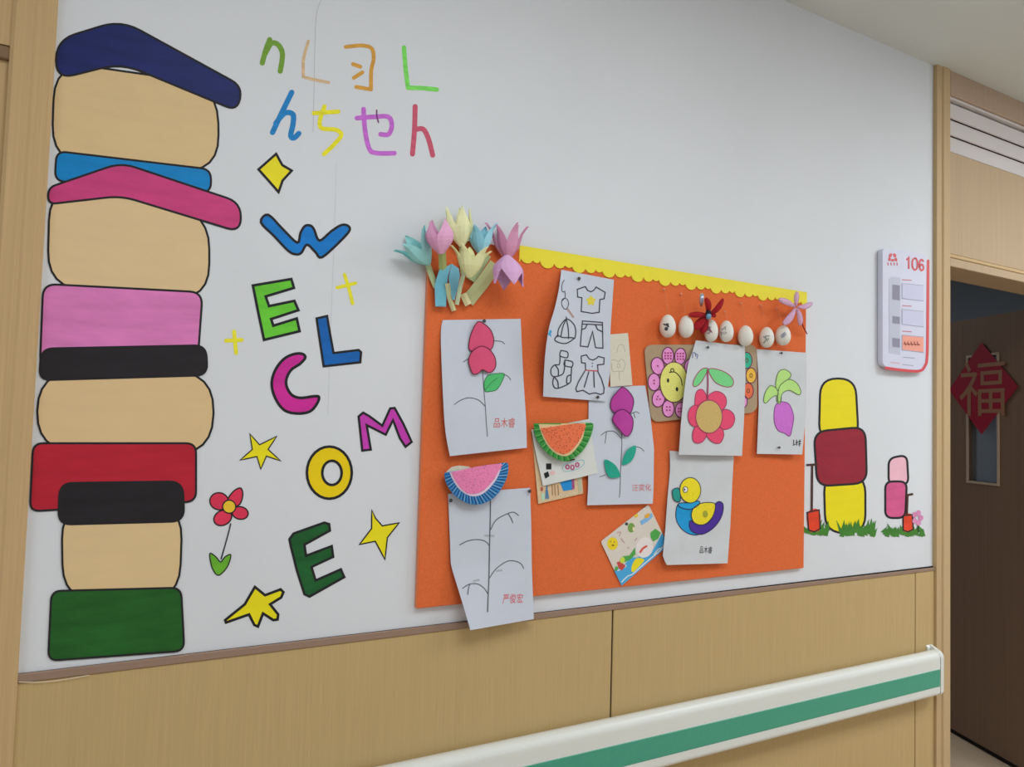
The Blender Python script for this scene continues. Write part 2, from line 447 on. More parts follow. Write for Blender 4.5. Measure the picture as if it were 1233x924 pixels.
# ---- wall handrail
rail = empty('handrail', (1.3, -0.03, 0.66))
tag(rail, 'white corridor handrail with a green stripe, mounted on the wood panels', 'handrail')
pr = [(-0.024, 0.655)]
pr += [(-0.041 - 0.014 * math.sin(a), 0.669 - 0.014 * math.cos(a)) for a in [PI / 2 * k / 5 for k in range(6)]]
pr += [(-0.055, 0.682)]
pr += [(-0.033 - 0.022 * math.cos(a), 0.775 + 0.022 * math.sin(a)) for a in [PI / 2 * k / 7 for k in range(8)]]
pr += [(-0.022, 0.795), (-0.016, 0.788), (-0.016, 0.662)]
prism('rail_cover', pr, 0.05, 2.528, RAILW, rail)
prism('green_insert', [(-0.0545, 0.686), (-0.0562, 0.688), (-0.0562, 0.741), (-0.0545, 0.743)], 0.05, 2.524, RAILG, rail)
# moulded end cap that turns back to the wall
def capsec(x, inset):
    return [Vector((x, y + inset * (1 if y < -0.03 else 0), zz)) for y, zz in pr]
V = []; F = []; n = len(pr)
for i, (x, ins) in enumerate(((2.528, -0.0012), (2.545, 0.0), (2.552, 0.003), (2.556, 0.009))):
    V += capsec(x, ins)
for i in range(3):
    for k in range(n): F.append([i * n + k, i * n + (k + 1) % n, (i + 1) * n + (k + 1) % n, (i + 1) * n + k])
F.append(list(range(3 * n, 4 * n)))
cap = obj('end_cap', V, F, RAILW, rail)
prism('wall_return', [(0.0, 0.662), (-0.03, 0.660), (-0.044, 0.67), (-0.046, 0.785), (-0.03, 0.796), (-0.008, 0.806), (0.0, 0.806)], 2.546, 2.557, RAILW, cap)
prism('wall_return', [(-0.006, 0.655), (-0.011, 0.66), (-0.011, 0.80), (-0.006, 0.806)], 2.528, 2.553, RAILW, cap)
for x in (0.5, 1.4, 2.3): box('bracket', x - .03, x + .03, -0.018, -0.006, 0.68, 0.77, mat((150, 150, 150), .4), rail)

# ------------------------------------------------------------------ wall paintings
wallp = plane(0.0004)
def painting(name, label, cat, loops, rgb, outline=None, ow=3.0, group=None, lift=0.0, smooth=False):
    if not isinstance(loops[0][0], (tuple, list)): loops = [loops]
    if smooth: loops = [crv(L, True) for L in loops]
    o = fill(name, loops, wallp, lift, brush(rgb))
    if outline: lines('outline', loops, ow, wallp, lift + 0.0002, BLACK, o, closed=True, curve=False)
    tag(o, label, cat, group); return o
# four tall stand-in paintings beside the left door: plain colour patches only
def patch_stack(label, parts, lift):
    root = None
    for i, (poly, rgb) in enumerate(parts):
        l = lift + i * 0.00012
        o = fill('painted_patch' if root else 'wall_painting', [poly], wallp, l, brush(rgb), root)
        lines('outline', [poly], 2.6, wallp, l + 0.00005, BLACK, o, closed=True, curve=False)
        if root is None: root = o
    tag(root, label, 'painting', 'painted colour patches beside the left door')
def R4(a, b, c, d, r): return rounded([a, b, c, d], r)
patch_stack('painted beige patch under a navy band, topmost of the four by the left door',
            [(R4((66, 74), (262, 102), (264, 208), (62, 196), 46), (204, 177, 131)),
             (R4((68, 182), (254, 204), (254, 232), (66, 218), 12), (10, 122, 185)),
             (rounded([(68, 48), (146, 24), (292, 104), (286, 134), (146, 76), (67, 96)], 26), (26, 36, 92))], 0.0)
patch_stack('painted beige patch between a magenta band and a pink block',
            [(R4((60, 222), (252, 256), (252, 362), (57, 346), 44), (208, 181, 138)),
             (R4((52, 342), (244, 352), (238, 436), (48, 444), 16), (205, 118, 175)),
             (rounded([(58, 226), (146, 196), (290, 244), (290, 280), (146, 236), (58, 246)], 18), (190, 62, 118))], 0.0004)
patch_stack('painted beige patch between a black band and a red block',
            [(R4((46, 448), (258, 448), (256, 548), (44, 542), 48), (206, 178, 133)),
             (R4((40, 534), (236, 534), (236, 604), (36, 616), 12), (172, 34, 50)),
             (R4((50, 420), (248, 416), (250, 452), (47, 458), 14), (36, 33, 36))], 0.0008)
patch_stack('painted beige patch between a black band and a green block, lowest of the four',
            [(R4((74, 606), (220, 606), (216, 724), (76, 724), 44), (207, 180, 135)),
             (R4((62, 712), (218, 708), (222, 784), (58, 796), 12), (34, 88, 36)),
             (R4((72, 582), (220, 580), (222, 628), (70, 632), 16), (34, 32, 35))], 0.0012)
# stand-ins to the right of the board
patch_stack('tall painted yellow patch with a dark red band, right of the orange board',
            [(R4((988, 456), (1030, 456), (1034, 530), (986, 530), 20), (222, 205, 22)),
             (R4((992, 572), (1042, 572), (1042, 642), (994, 642), 22), (222, 205, 22)),
             (R4((980, 520), (1042, 514), (1044, 582), (984, 586), 16), (140, 32, 48))], 0.0)
patch_stack('small painted pale pink patch over a rose one, beside the door casing',
            [(R4((1070, 552), (1092, 548), (1094, 584), (1070, 584), 9), (224, 172, 186)),
             (R4((1066, 580), (1092, 580), (1090, 624), (1066, 624), 9), (196, 84, 130))], 0.0)
# painted spades, grass and a little flower
zc6 = Z(950, 420, .2597)
def spade(label, hand, blade):
    o = fill('painted_spade', crv(zc6(blade), True, 3), wallp, 0.001, brush((206, 62, 34)))
    lines('outline', [zc6(blade)], 1.6, wallp, 0.0012, BLACK, o, closed=True, curve=False)
    lines('handle', [zc6(s) for s in hand], 2.6, wallp, 0.0012, mat((70, 40, 36), .6), o)
    tag(o, label, 'painting')
spade('painted red spade next to the tall yellow painted patch', [[(85, 540), (130, 537)], [(108, 540), (106, 750)]], [(85, 760), (140, 748), (145, 835), (118, 850), (92, 842)])
spade('painted red spade near the door casing', [[(545, 680), (572, 675)], [(550, 685), (547, 770)]], [(530, 775), (572, 770), (576, 838), (552, 850), (530, 842)])
def grass(label, x0, x1, yb, n, h):
    V, F = [], []; rnd = random.Random(x0)
    for i in range(n):
        x = rnd.uniform(x0, x1); y = yb + rnd.uniform(-14, 14); dx = rnd.uniform(-26, 26); hh = rnd.uniform(.4, 1) * h
        v, f = fill_data([zc6([(x - 11, y), (x + 11, y + 6), (x + dx, y - hh)])], wallp, 0.0005 + i * 0.00001); s = len(V); V += v; F += [[k + s for k in q] for q in f]
    o = obj('painted_grass', V, F, brush((62, 120, 44))); tag(o, label, 'painting', 'painted grass tufts')
grass('painted green grass under the spade at the board edge', 80, 185, 850, 40, 45)
grass('painted green grass under the tall yellow patch', 240, 395, 855, 55, 60)
grass('painted green grass under the small pink patch', 435, 625, 855, 55, 35)
o = fills('painted_blossom', [zc6(ell(596 + 16 * math.cos(a), 785 + 24 * math.sin(a), 11, 13)) for a in [k * PI / 2.5 for k in range(5)]], wallp, 0.0014, brush((200, 130, 170)))
lines('stem', [zc6([(597, 800), (600, 850)])], 1.2, wallp, 0.0013, BLACK, o)
tag(o, 'tiny painted pink blossom beside the spade at the door casing', 'painting')

# painted syllables in two rows
za = Z(280, 0, .2435)
def strokes(name, label, S, w, rgb, group):
    o = lines(name, [za(s) for s in S], w, wallp, 0.0, mat(rgb, 0.55, 'brush', .16, 60)); tag(o, label, 'lettering', group); return o
G1 = 'painted syllables in the two rows at the top'
strokes('painted_letter', 'olive green painted arch-shaped syllable, first of the top row', [[(147, 312), (165, 245), (184, 196)], [(160, 268), (192, 215), (226, 222), (247, 268), (236, 352)]], 6.2, (108, 148, 52), G1)
strokes('painted_letter', 'thin beige painted L-shaped stroke on the hairline crack', [[(375, 203), (352, 290), (350, 380)], [(350, 380), (415, 396), (476, 408)]], 3.6, (202, 172, 134), G1)
strokes('painted_letter', 'ochre painted bracket-shaped syllable with two small ticks', [[(560, 232), (640, 225), (688, 240), (698, 290), (686, 350), (685, 442)], [(612, 430), (685, 442)], [(596, 317), (632, 330)], [(600, 385), (642, 358)]], 4.6, (198, 146, 60), G1)
strokes('painted_letter', 'bright green painted L-shaped stroke, last of the top row', [[(848, 235), (856, 340), (868, 434)], [(868, 434), (940, 436), (1010, 443)]], 5.4, (118, 208, 92), G1)
strokes('painted_letter', 'blue painted syllable, first of the second row', [[(293, 457), (245, 555), (198, 655)], [(214, 610), (258, 560), (298, 565), (300, 610), (288, 670), (304, 682), (328, 660)]], 6.4, (28, 120, 182), G1)
strokes('painted_letter', 'yellow painted syllable shaped like a five', [[(402, 560), (523, 552)], [(455, 527), (432, 596), (442, 634), (510, 642), (538, 668), (502, 715), (453, 762)]], 5.2, (224, 212, 40), G1)
strokes('painted_letter', 'violet painted syllable with a crossbar and hook', [[(615, 584), (700, 578), (770, 578), (788, 620), (772, 664), (732, 664)], [(648, 540), (655, 640), (676, 735), (712, 757), (800, 758)]], 5.6, (186, 100, 196), G1)
lines('dark_tick', [za([(713, 545), (714, 575), (722, 605)])], 1.6, wallp, 0.0003, mat((110, 50, 110), .6), col.objects[-1])
strokes('painted_letter', 'rose red painted syllable shaped like an h', [[(903, 527), (900, 640), (890, 762)], [(905, 640), (944, 640), (970, 690), (990, 768)]], 6.0, (190, 82, 106), G1)

# WELCOME and the stars
z2, z3, z4 = Z(240, 170, .2435), Z(240, 360, .2435), Z(240, 560, .2435)
GW = 'letters of the painted WELCOME'
painting('painted_diamond', 'yellow painted diamond spark above the W', 'painting', z2([(380, 63), (410, 118), (457, 146), (412, 195), (392, 252), (345, 198), (293, 140)]), (226, 208, 30), 1, 3.0)
painting('painted_letter', 'blue painted letter W with a black outline', 'lettering', crv(z2([(340, 364), (410, 432), (484, 502), (500, 455), (522, 420), (550, 418), (568, 438), (594, 492), (650, 448), (700, 416), (734, 418), (742, 444), (690, 502), (606, 575), (575, 550), (533, 512), (505, 552), (478, 560), (440, 543), (370, 470), (305, 402)]), True, 4), (16, 112, 188), 1, 3.0, GW)
painting('painted_letter', 'light green painted letter E below the W', 'lettering', z3([(265, -66), (455, -98), (468, -54), (328, -12), (345, 36), (470, 10), (490, 56), (355, 100), (366, 133), (482, 97), (496, 160), (320, 203), (290, 60)]), (96, 186, 52), 1, 3.2, GW)
o = lines('painted_spark', [z2([(682, 725), (772, 703)]), z2([(718, 660), (740, 730), (758, 803)])], 4.2, wallp, 0, mat((226, 214, 52), .55, 'brush', .1, 60)); tag(o, 'thin yellow painted cross spark right of the green E', 'painting', 'yellow cross sparks')
o = lines('painted_spark', [z3([(132, 207), (210, 203)]), z3([(172, 162), (182, 268)])], 4.8, wallp, 0, mat((226, 214, 52), .55, 'brush', .1, 60)); tag(o, 'thin yellow painted cross spark left below the green E', 'painting', 'yellow cross sparks')
painting('painted_letter', 'blue painted letter L with a black outline', 'lettering', z3([(580, 97), (632, 85), (648, 180), (664, 268), (788, 253), (800, 264), (796, 314), (615, 334), (598, 220)]), (22, 92, 164), 1, 2.8, GW)
painting('painted_letter', 'magenta painted letter C', 'lettering', z3([(524, 290), (508, 272), (466, 274), (418, 298), (376, 352), (358, 420), (376, 492), (420, 550), (482, 567), (545, 558), (580, 522), (592, 487), (568, 482), (500, 490), (456, 474), (431, 430), (433, 390), (456, 350), (500, 320)]), (190, 42, 140), 1, 3.4, GW, smooth=True)
painting('painted_letter', 'yellow painted letter O with a black outline', 'lettering', [z3(ell(643, 860, 111, 129)), z3(ell(656, 861, 48, 60))], (226, 192, 16), 1, 3.2, GW)
painting('painted_letter', 'purple painted letter M left of the orange board', 'lettering', z3([(788, 582), (810, 563), (840, 580), (905, 628), (944, 542), (966, 540), (1010, 620), (1050, 708), (1020, 732), (992, 690), (958, 600), (922, 672), (828, 625), (848, 746), (806, 751)]), (182, 58, 164), 1, 2.8, GW)
painting('painted_letter', 'dark green painted letter E, last of the word', 'lettering', z4([(446, 368), (466, 340), (618, 286), (642, 293), (646, 325), (520, 395), (528, 450), (655, 402), (662, 455), (555, 505), (575, 572), (700, 517), (717, 555), (545, 652), (520, 640), (482, 520), (452, 400)]), (28, 86, 42), 1, 3.0, GW)
GS = 'yellow painted stars'
painting('painted_star', 'yellow painted five-point star with a thin outline, left of the O', 'painting', z3([(250, 668), (298, 722), (383, 680), (340, 745), (403, 802), (332, 778), (304, 842), (285, 780), (202, 798), (262, 745)]), (228, 208, 28), 1, 1.4, GS)
painting('painted_star', 'yellow painted four-point star beside the dark green E', 'painting', z4([(853, 224), (872, 265), (905, 302), (988, 287), (930, 360), (918, 468), (870, 378), (792, 394), (852, 315)]), (228, 208, 28), 1, 1.6, GS)
painting('painted_star', 'yellow painted star with a thick black outline, lowest on the wall', 'painting', z4([(275, 604), (325, 645), (402, 616), (416, 630), (405, 656), (350, 690), (390, 740), (387, 765), (366, 768), (315, 735), (290, 800), (272, 792), (246, 740), (132, 780), (128, 768), (225, 690)]), (228, 208, 28), 1, 3.2, GS)
# the little painted flower
fl = fills('painted_flower', [z4(p) for p in (ell(98, 180, 46, 42, .2), crv([(140, 175), (170, 130), (205, 115), (215, 150), (200, 195), (165, 205)], True, 4), ell(202, 238, 40, 31, .2), ell(116, 262, 46, 36, -.5))], wallp, 0, brush((204, 52, 80)))
lines('outline', [z4(p) for p in (ell(98, 180, 46, 42, .2), [(140, 175), (170, 130), (205, 115), (215, 150), (200, 195), (165, 205)], ell(202, 238, 40, 31, .2), ell(116, 262, 46, 36, -.5))], 1.6, wallp, 0.0002, BLACK, fl, closed=True)
fill('flower_centre', z4(ell(148, 207, 32, 32)), wallp, 0.0004, brush((222, 184, 50)), fl)
lines('centre_ring', [z4(ell(148, 207, 32, 32))], 1.4, wallp, 0.0006, BLACK, fl, closed=True)
lines('stem', [z4([(155, 292), (138, 360), (108, 465)])], 1.8, wallp, 0.0002, INKD, fl)
fill('leaf', crv(z4([(52, 440), (82, 455), (105, 480), (128, 455), (156, 446), (138, 505), (95, 546), (64, 510)]), True, 4), wallp, 0.0003, brush((98, 164, 46)), fl)
lines('leaf_outline', [z4([(52, 440), (82, 455), (105, 480), (128, 455), (156, 446), (138, 505), (95, 546), (64, 510)])], 1.4, wallp, 0.0005, BLACK, fl, closed=True)
tag(fl, 'red painted flower with a yellow centre and green leaf, near the lowest star', 'painting')

# ------------------------------------------------------------------ orange board and its trim
BD = 0.012
bx0, bx1, bz0, bz1 = 0.677, 1.909, 1.1055, 1.916
board = box('felt_board', bx0, bx1, -BD, -0.0005, bz0, bz1, FELT, None, 0.0015, 2)
tag(board, 'large orange felt pinboard hung with crafts on the white wall', 'pinboard')
box('board_edge', bx0 - 0.0006, bx0 + 0.0005, -BD + 0.001, -0.001, bz0 + .001, bz1 - .001, FELT_EDGE, board)
# scalloped yellow foam strip: big, middle and small bow, repeated
cs = [at(px, 330, BD).x for px in (658, 918)]
per = (cs[1] - cs[0]) / 8
top = bz1 + 0.008; xs0, xs1 = 0.905, 1.908
def scallop(x):
    p = ((x - cs[0]) / per + 0.22) % 1.0
    for a, b, base, dep in ((0.0, 0.43, 0.028, 0.0165), (0.43, 0.77, 0.028, 0.012), (0.77, 1.0, 0.0275, 0.008)):
        if a <= p < b:
            q = (p - (a + b) / 2) / ((b - a) / 2); return base + dep * math.sqrt(max(0, 1 - q * q))
    return 0.03
NS = 400; V = []; F = []
for i in range(NS + 1):
    x = xs0 + (xs1 - xs0) * i / NS; zb = top - scallop(x)
    V += [Vector((x, -BD - 0.003, top)), Vector((x, -BD - 0.003, zb)), Vector((x, -BD, zb)), Vector((x, -BD, top))]
for i in range(NS):
    a, b = 4 * i, 4 * i + 4
    for k in range(4): F.append([a + k, b + k, b + (k + 1) % 4, a + (k + 1) % 4])
F += [[0, 1, 2, 3], [4 * NS + k for k in (3, 2, 1, 0)]]
o = obj('scalloped_strip', V, F, YEL); tag(o, 'yellow foam strip with scalloped lower edge along the board top', 'trim')

# push pins
PINS = {}
def pin(px, py, d, label, rgb=(60, 58, 58), r=0.0042):
    key = (rgb, r)
    c = at(px, py, d)
    if key not in PINS:
        prof = [(0.0016, 0), (0.0016, 0.004), (0.6 * r, 0.0045), (r, 0.006), (r, 0.0075), (0.7 * r, 0.0088), (0.0, 0.009)]
        V = [Vector((rr * math.cos(2 * PI * k / 10), -h, rr * math.sin(2 * PI * k / 10))) for rr, h in prof for k in range(10)]
        F = [[i * 10 + k, i * 10 + (k + 1) % 10, (i + 1) * 10 + (k + 1) % 10, (i + 1) * 10 + k] for i in range(len(prof) - 1) for k in range(10)]
        me = bpy.data.meshes.new('push_pin'); me.from_pydata(V, [], F); me.update(); me.materials.append(mat(rgb, .35)); PINS[key] = me
    o = obj('push_pin', None, None, None, data=PINS[key], loc=c)
    tag(o, label, 'pin', 'small push pins'); return o

def heart(name, pts, M, material, parent, d=0.006, edge=None):
    L = crv(pts, True, 4)
    xs = [p[0] for p in pts]; ys = [p[1] for p in pts]; cx, cy = (min(xs) + max(xs)) / 2, (min(ys) + max(ys)) / 2; rx, ry = (max(xs) - min(xs)) / 2, (max(ys) - min(ys)) / 2
    def MM(x, y, l=0.0):
        q = ((x - cx) / rx) ** 2
        return M(x, y, l + 0.0015 + d * (0.25 + 0.75 * max(0, 1 - q)) * (0.6 + 0.4 * (cy + ry - y) / (2 * ry)))
    o = fill(name, [L], MM, 0, material, parent, step=2.5, solid=0.0006, smooth=True)
    if edge: lines('outline', [L], 1.1, MM, 0.0003, edge, o, closed=True, curve=False)
    return o

# ---- sheet with two red hearts (upper left)
zb2, zb3, zb4 = Z(500, 370, .1623), Z(500, 500, .1623), Z(500, 620, .1623)
S = Surf((533, 385), (627, 384), (542, 549), BD + 0.001, lambda s, t: 0.012 * t * t + 0.008 * (1 - s) * max(0, math.sin(PI * min(1, t))) + 0.004 * (1 - s) * t)
left = crv([(533, 385.6), (530.8, 402), (532.3, 451), (535, 505), (537.7, 529), (541.8, 549.5)]); rgt = crv([(626.9, 384), (630, 451), (633.4, 505), (634.4, 539.4)])
p1 = sheet('drawing_sheet', S, left, rgt, PAPER)
tag(p1, 'white sheet with two red paper hearts and a green leaf, upper left on the board', 'drawing')
lines('stem', [zb2([(500, 470), (508, 600), (520, 740), (528, 860), (536, 960)])], 0.9, S, 0.0004, PENCIL, p1)
each('twig', [zb2([(290, 722), (340, 690), (400, 673), (470, 690), (521, 738)]), zb2([(658, 498), (690, 515), (708, 540)]), zb2([(583, 250), (640, 255), (662, 272)]), zb2([(357, 408), (396, 380)])], 1.0, S, 0.0004, PENCIL, p1)
lf = fill('leaf', crv(zb2([(512, 560), (540, 508), (600, 494), (660, 496), (640, 560), (604, 612), (555, 626), (518, 622)]), True, 4), S, 0.0006, crayon((76, 176, 104)), p1)
lines('leaf_outline', [zb2([(512, 560), (540, 508), (600, 494), (660, 496), (640, 560), (604, 612), (555, 626), (518, 622)]), ], 0.8, S, 0.0008, mat((40, 100, 60), .6), lf, closed=True)
lines('leaf_vein', [zb2([(518, 618), (560, 565), (610, 525)])], 0.6, S, 0.0008, mat((40, 100, 60), .6), lf)
REDH = mat((202, 76, 112), .6, 'plain', .04, 30); MAR = mat((96, 36, 52), .6)
heart('heart', zb2([(470, 107), (512, 125), (560, 170), (582, 235), (576, 292), (545, 324), (490, 318), (430, 328), (398, 305), (408, 220), (438, 145)]), S, REDH, p1, .007, MAR)
heart('heart', zb2([(490, 290), (550, 314), (590, 370), (598, 430), (580, 470), (545, 486), (500, 464), (470, 490), (430, 496), (408, 450), (396, 390), (424, 328)]), S, REDH, p1, .010, MAR)
text('handwriting', '品木睿', zb2([(585, 822), (742, 822), (740, 895), (582, 895)]), S, 0.0005, mat((196, 96, 88), .7), p1)
pin(581.5, 387, BD + .002, 'small dark push pin at the top of the red heart sheet')

# ---- clothes sheet
zcl = Z(645, 320, .1841)
S = Surf((676, 325), (739, 337), (654, 477.5), BD + 0.003, lambda s, t: 0.028 * (1 - s) ** 2 * math.sin(PI * min(1, max(0, t * .92 + .04))) + 0.006 * t)
left = crv([(676, 325), (672.7, 350), (667, 375), (661.5, 393), (657, 422), (655, 450), (654, 477.7)]); rgt = crv([(739.3, 337), (737, 370), (735, 403), (735, 440), (732, 466), (729, 483.5)])
# small cream sheet behind it
SC = Surf((735, 403), (756, 401), (740, 468), BD + 0.001, lambda s, t: 0.004 * t)
pc = sheet('drawing_sheet', SC, [(733, 403), (735, 466)], [(756.2, 401.2), (761.5, 464)], CREAM, 8, 6)
tag(pc, 'small cream sheet with a faint pencil flower, half behind the clothes sheet', 'drawing')
lines('pencil_flower', [zcl([(530, 570), (545, 520), (575, 525), (585, 565)]), zcl([(495, 620), (520, 615), (540, 630), (560, 612), (585, 640), (570, 690), (540, 690), (505, 690), (495, 640)]), zcl(ell(543, 655, 10, 14)), zcl([(545, 690), (550, 750)])], 0.5, SC, 0.0004, mat((160, 158, 148), .7), pc)
p2 = sheet('drawing_sheet', S, left, rgt, PAPER)
tag(p2, 'white sheet with outlined shirt, shorts, cap, socks and dress', 'drawing')
def dr(name, S_, w=1.35, m_=INKD, c=False): return lines(name, [zcl(s) for s in S_], w, S, 0.0005, m_, p2, closed=False, curve=c)
dr('shirt', [[(272, 155), (325, 137), (340, 162), (362, 171), (382, 160), (396, 140), (455, 175), (448, 217), (420, 222), (416, 305), (370, 312), (298, 300), (303, 210), (275, 205), (272, 155)]])
fill('star', zcl([(362 + (34 if i % 2 == 0 else 22) * math.sin(i * PI / 5), 230 - (36 if i % 2 == 0 else 23) * math.cos(i * PI / 5)) for i in range(10)]), S, 0.0005, crayon((212, 194, 70)), p2)
dr('cap', [[(145, 465), (152, 410), (200, 350), (245, 378), (262, 420), (258, 470), (245, 480)], [(200, 350), (178, 400), (166, 460)], [(202, 352), (214, 420), (215, 478)], [(142, 455), (180, 470), (248, 474), (210, 505), (170, 508), (126, 488), (142, 455)], [(200, 336), (202, 350)]], c=True)
dr('shorts', [[(306, 362), (437, 372), (440, 540), (392, 537), (372, 430), (342, 532), (292, 526), (306, 362)], [(305, 382), (438, 388)], [(302, 418), (325, 410), (335, 388)], [(392, 388), (405, 418), (436, 432)]])
dr('socks', [[(165, 555), (208, 566), (206, 602), (160, 590), (165, 555)], [(160, 590), (155, 645), (125, 650), (103, 672), (100, 705), (115, 725), (150, 722), (180, 705), (190, 660), (192, 620)], [(128, 652), (148, 680), (148, 722)], [(192, 617), (240, 630), (236, 662), (188, 652), (192, 617)], [(236, 662), (232, 720), (225, 765), (170, 795), (130, 802), (113, 775), (118, 735), (135, 725)], [(128, 735), (145, 760), (148, 800)], [(232, 715), (208, 725), (203, 765), (212, 770)]], c=True)
dr('dress', [[(298, 592), (332, 584), (350, 610), (375, 618), (400, 605), (410, 594), (448, 604), (446, 645), (405, 650), (408, 688)], [(298, 592), (300, 635), (325, 638), (327, 682)], [(322, 690), (280, 760), (263, 805), (270, 825), (310, 815), (350, 840), (390, 832), (425, 843), (445, 835), (448, 800), (430, 740), (406, 692)], [(348, 695), (318, 795)], [(380, 695), (384, 795)]])
dr('dress_belt', [[(325, 684), (408, 690)]], 1.4, mat((190, 84, 80), .6))
dr('dress_button', [[(371, 638), (371, 641)], [(370, 657), (370, 660)]], 1.2)
dr('hand_mirror', [[(187, 95), (174, 120), (172, 165), (186, 172)], [(190, 165), (193, 205), (172, 232)], [(192, 212), (210, 225), (214, 258), (200, 284), (180, 275), (170, 245), (176, 220), (192, 212)]], 0.9, INKD, True)
dr('mirror_handle', [[(210, 285), (246, 336)]], 2.4, mat((166, 138, 128), .6))
fill('blue_spot', zcl([(95, 418), (80, 450), (105, 468), (98, 445), (108, 432)]), S, 0.0005, mat((60, 150, 200), .6), p2)
pin(695.5, 336, BD + .004, 'small dark push pin at the top of the clothes sheet')
pin(718, 478.5, BD + .010, 'small dark push pin at the foot of the clothes sheet')

# ---- sheet with two purple hearts
zb6, zb8 = Z(620, 440, .1623), Z(690, 560, .1623)
S = Surf((709, 466), (777, 464), (707, 608.5), BD + 0.0012, lambda s, t: 0.010 * t * t + 0.004 * math.sin(PI * min(1, max(0, t))))
p4 = sheet('drawing_sheet', S, [(709, 466.5), (708.5, 520), (708.3, 586), (707, 608.7)], [(777, 464.4), (783, 500), (787.5, 540), (787, 586), (786, 606.8)], PAPER)
tag(p4, 'white sheet with two purple paper hearts and two teal leaves', 'drawing')
lines('stem', [zb6([(792, 510), (793, 600), (785, 760), (780, 924), (775, 980)])], 0.9, S, 0.0004, PENCIL, p4)
each('twig', [zb6([(640, 520), (680, 492), (740, 494), (791, 545)]), zb6([(680, 492), (668, 580)]), zb6([(862, 360), (898, 345), (922, 358)]), zb6([(880, 350), (892, 390)]), zb6([(893, 604), (930, 613), (958, 638)]), zb6([(630, 828), (672, 814)])], 0.9, S, 0.0004, PENCIL, p4)
PURH = mat((172, 60, 146), .6, 'plain', .05, 30); PURD = mat((90, 30, 76), .6)
heart('heart', zb6([(800, 163), (850, 200), (880, 255), (873, 320), (848, 362), (790, 350), (738, 350), (711, 312), (718, 250), (756, 200)]), S, PURH, p4, .007, PURD)
heart('heart', zb6([(796, 328), (842, 350), (876, 402), (870, 480), (840, 526), (806, 514), (778, 480), (742, 438), (724, 398), (748, 352)]), S, PURH, p4, .011, PURD)
TEAL = mat((36, 152, 130), .65, 'plain', .05, 30)
heart('leaf', zb6([(896, 596), (892, 660), (864, 712), (822, 737), (795, 738), (808, 680), (840, 626)]), S, TEAL, p4, .005)
heart('leaf', zb6([(664, 704), (710, 714), (757, 756), (783, 822), (742, 836), (700, 830), (674, 780)]), S, TEAL, p4, .006)
text('handwriting', '汪奕化', zb8([(438, 145), (580, 140), (580, 192), (440, 196)]), S, 0.0005, mat((198, 96, 98), .7), p4)

# ---- sheet with bare branches (bottom left)
S = Surf((540, 600), (638, 588), (552, 757), BD + 0.001, lambda s, t: 0.004 + 0.014 * t * t + 0.030 * max(0, t - .55) * (1 - s) * 1.6)
left = [(539.5, 595), (540.6, 620), (542, 655), (542.8, 679), (545, 688), (554, 717), (566.5, 759.2)]; rgt = [(638.3, 587.6), (639.6, 630), (640.4, 685), (642.8, 745.8)]
p5 = sheet('drawing_sheet', S, left, rgt, PAPER)
tag(p5, 'long white sheet with bare pencil branches, hanging below the board', 'drawing')
lines('stem', [zb4([(557, -190), (557, 0), (551, 230), (547, 460), (541, 600), (537, 720)])], 1.5, S, 0.0004, PENCIL, p5)
each('branch', [zb4([(330, 225), (390, 195), (460, 185), (520, 198), (550, 232)]), zb4([(560, 110), (600, 40), (680, -5), (730, -18), (766, 6)]), zb4([(690, -5), (710, 25), (724, 60)]), zb4([(550, 472), (600, 402), (680, 347), (740, 345), (785, 365), (804, 400)]), zb4([(352, 547), (400, 517), (460, 514), (510, 545), (541, 592)]), zb4([(405, 518), (395, 550), (390, 592)])], 1.15, S, 0.0004, PENCIL, p5)
each('smudge', [zb4([(520, 155), (580, 158)]), zb4([(605, 418), (640, 412)]), zb4([(435, 492), (470, 485)])], 2.6, S, 0.0003, mat((160, 166, 174), .8), p5)
text('handwriting', '严俊宏', zb4([(652, 588), (800, 585), (798, 655), (648, 662)]), S, 0.0005, mat((204, 84, 96), .7), p5)
pin(541.3, 602.6, BD + .006, 'small dark push pin on the left edge of the branch sheet')
pin(636, 591.5, BD + .006, 'small dark push pin at the right corner of the branch sheet')

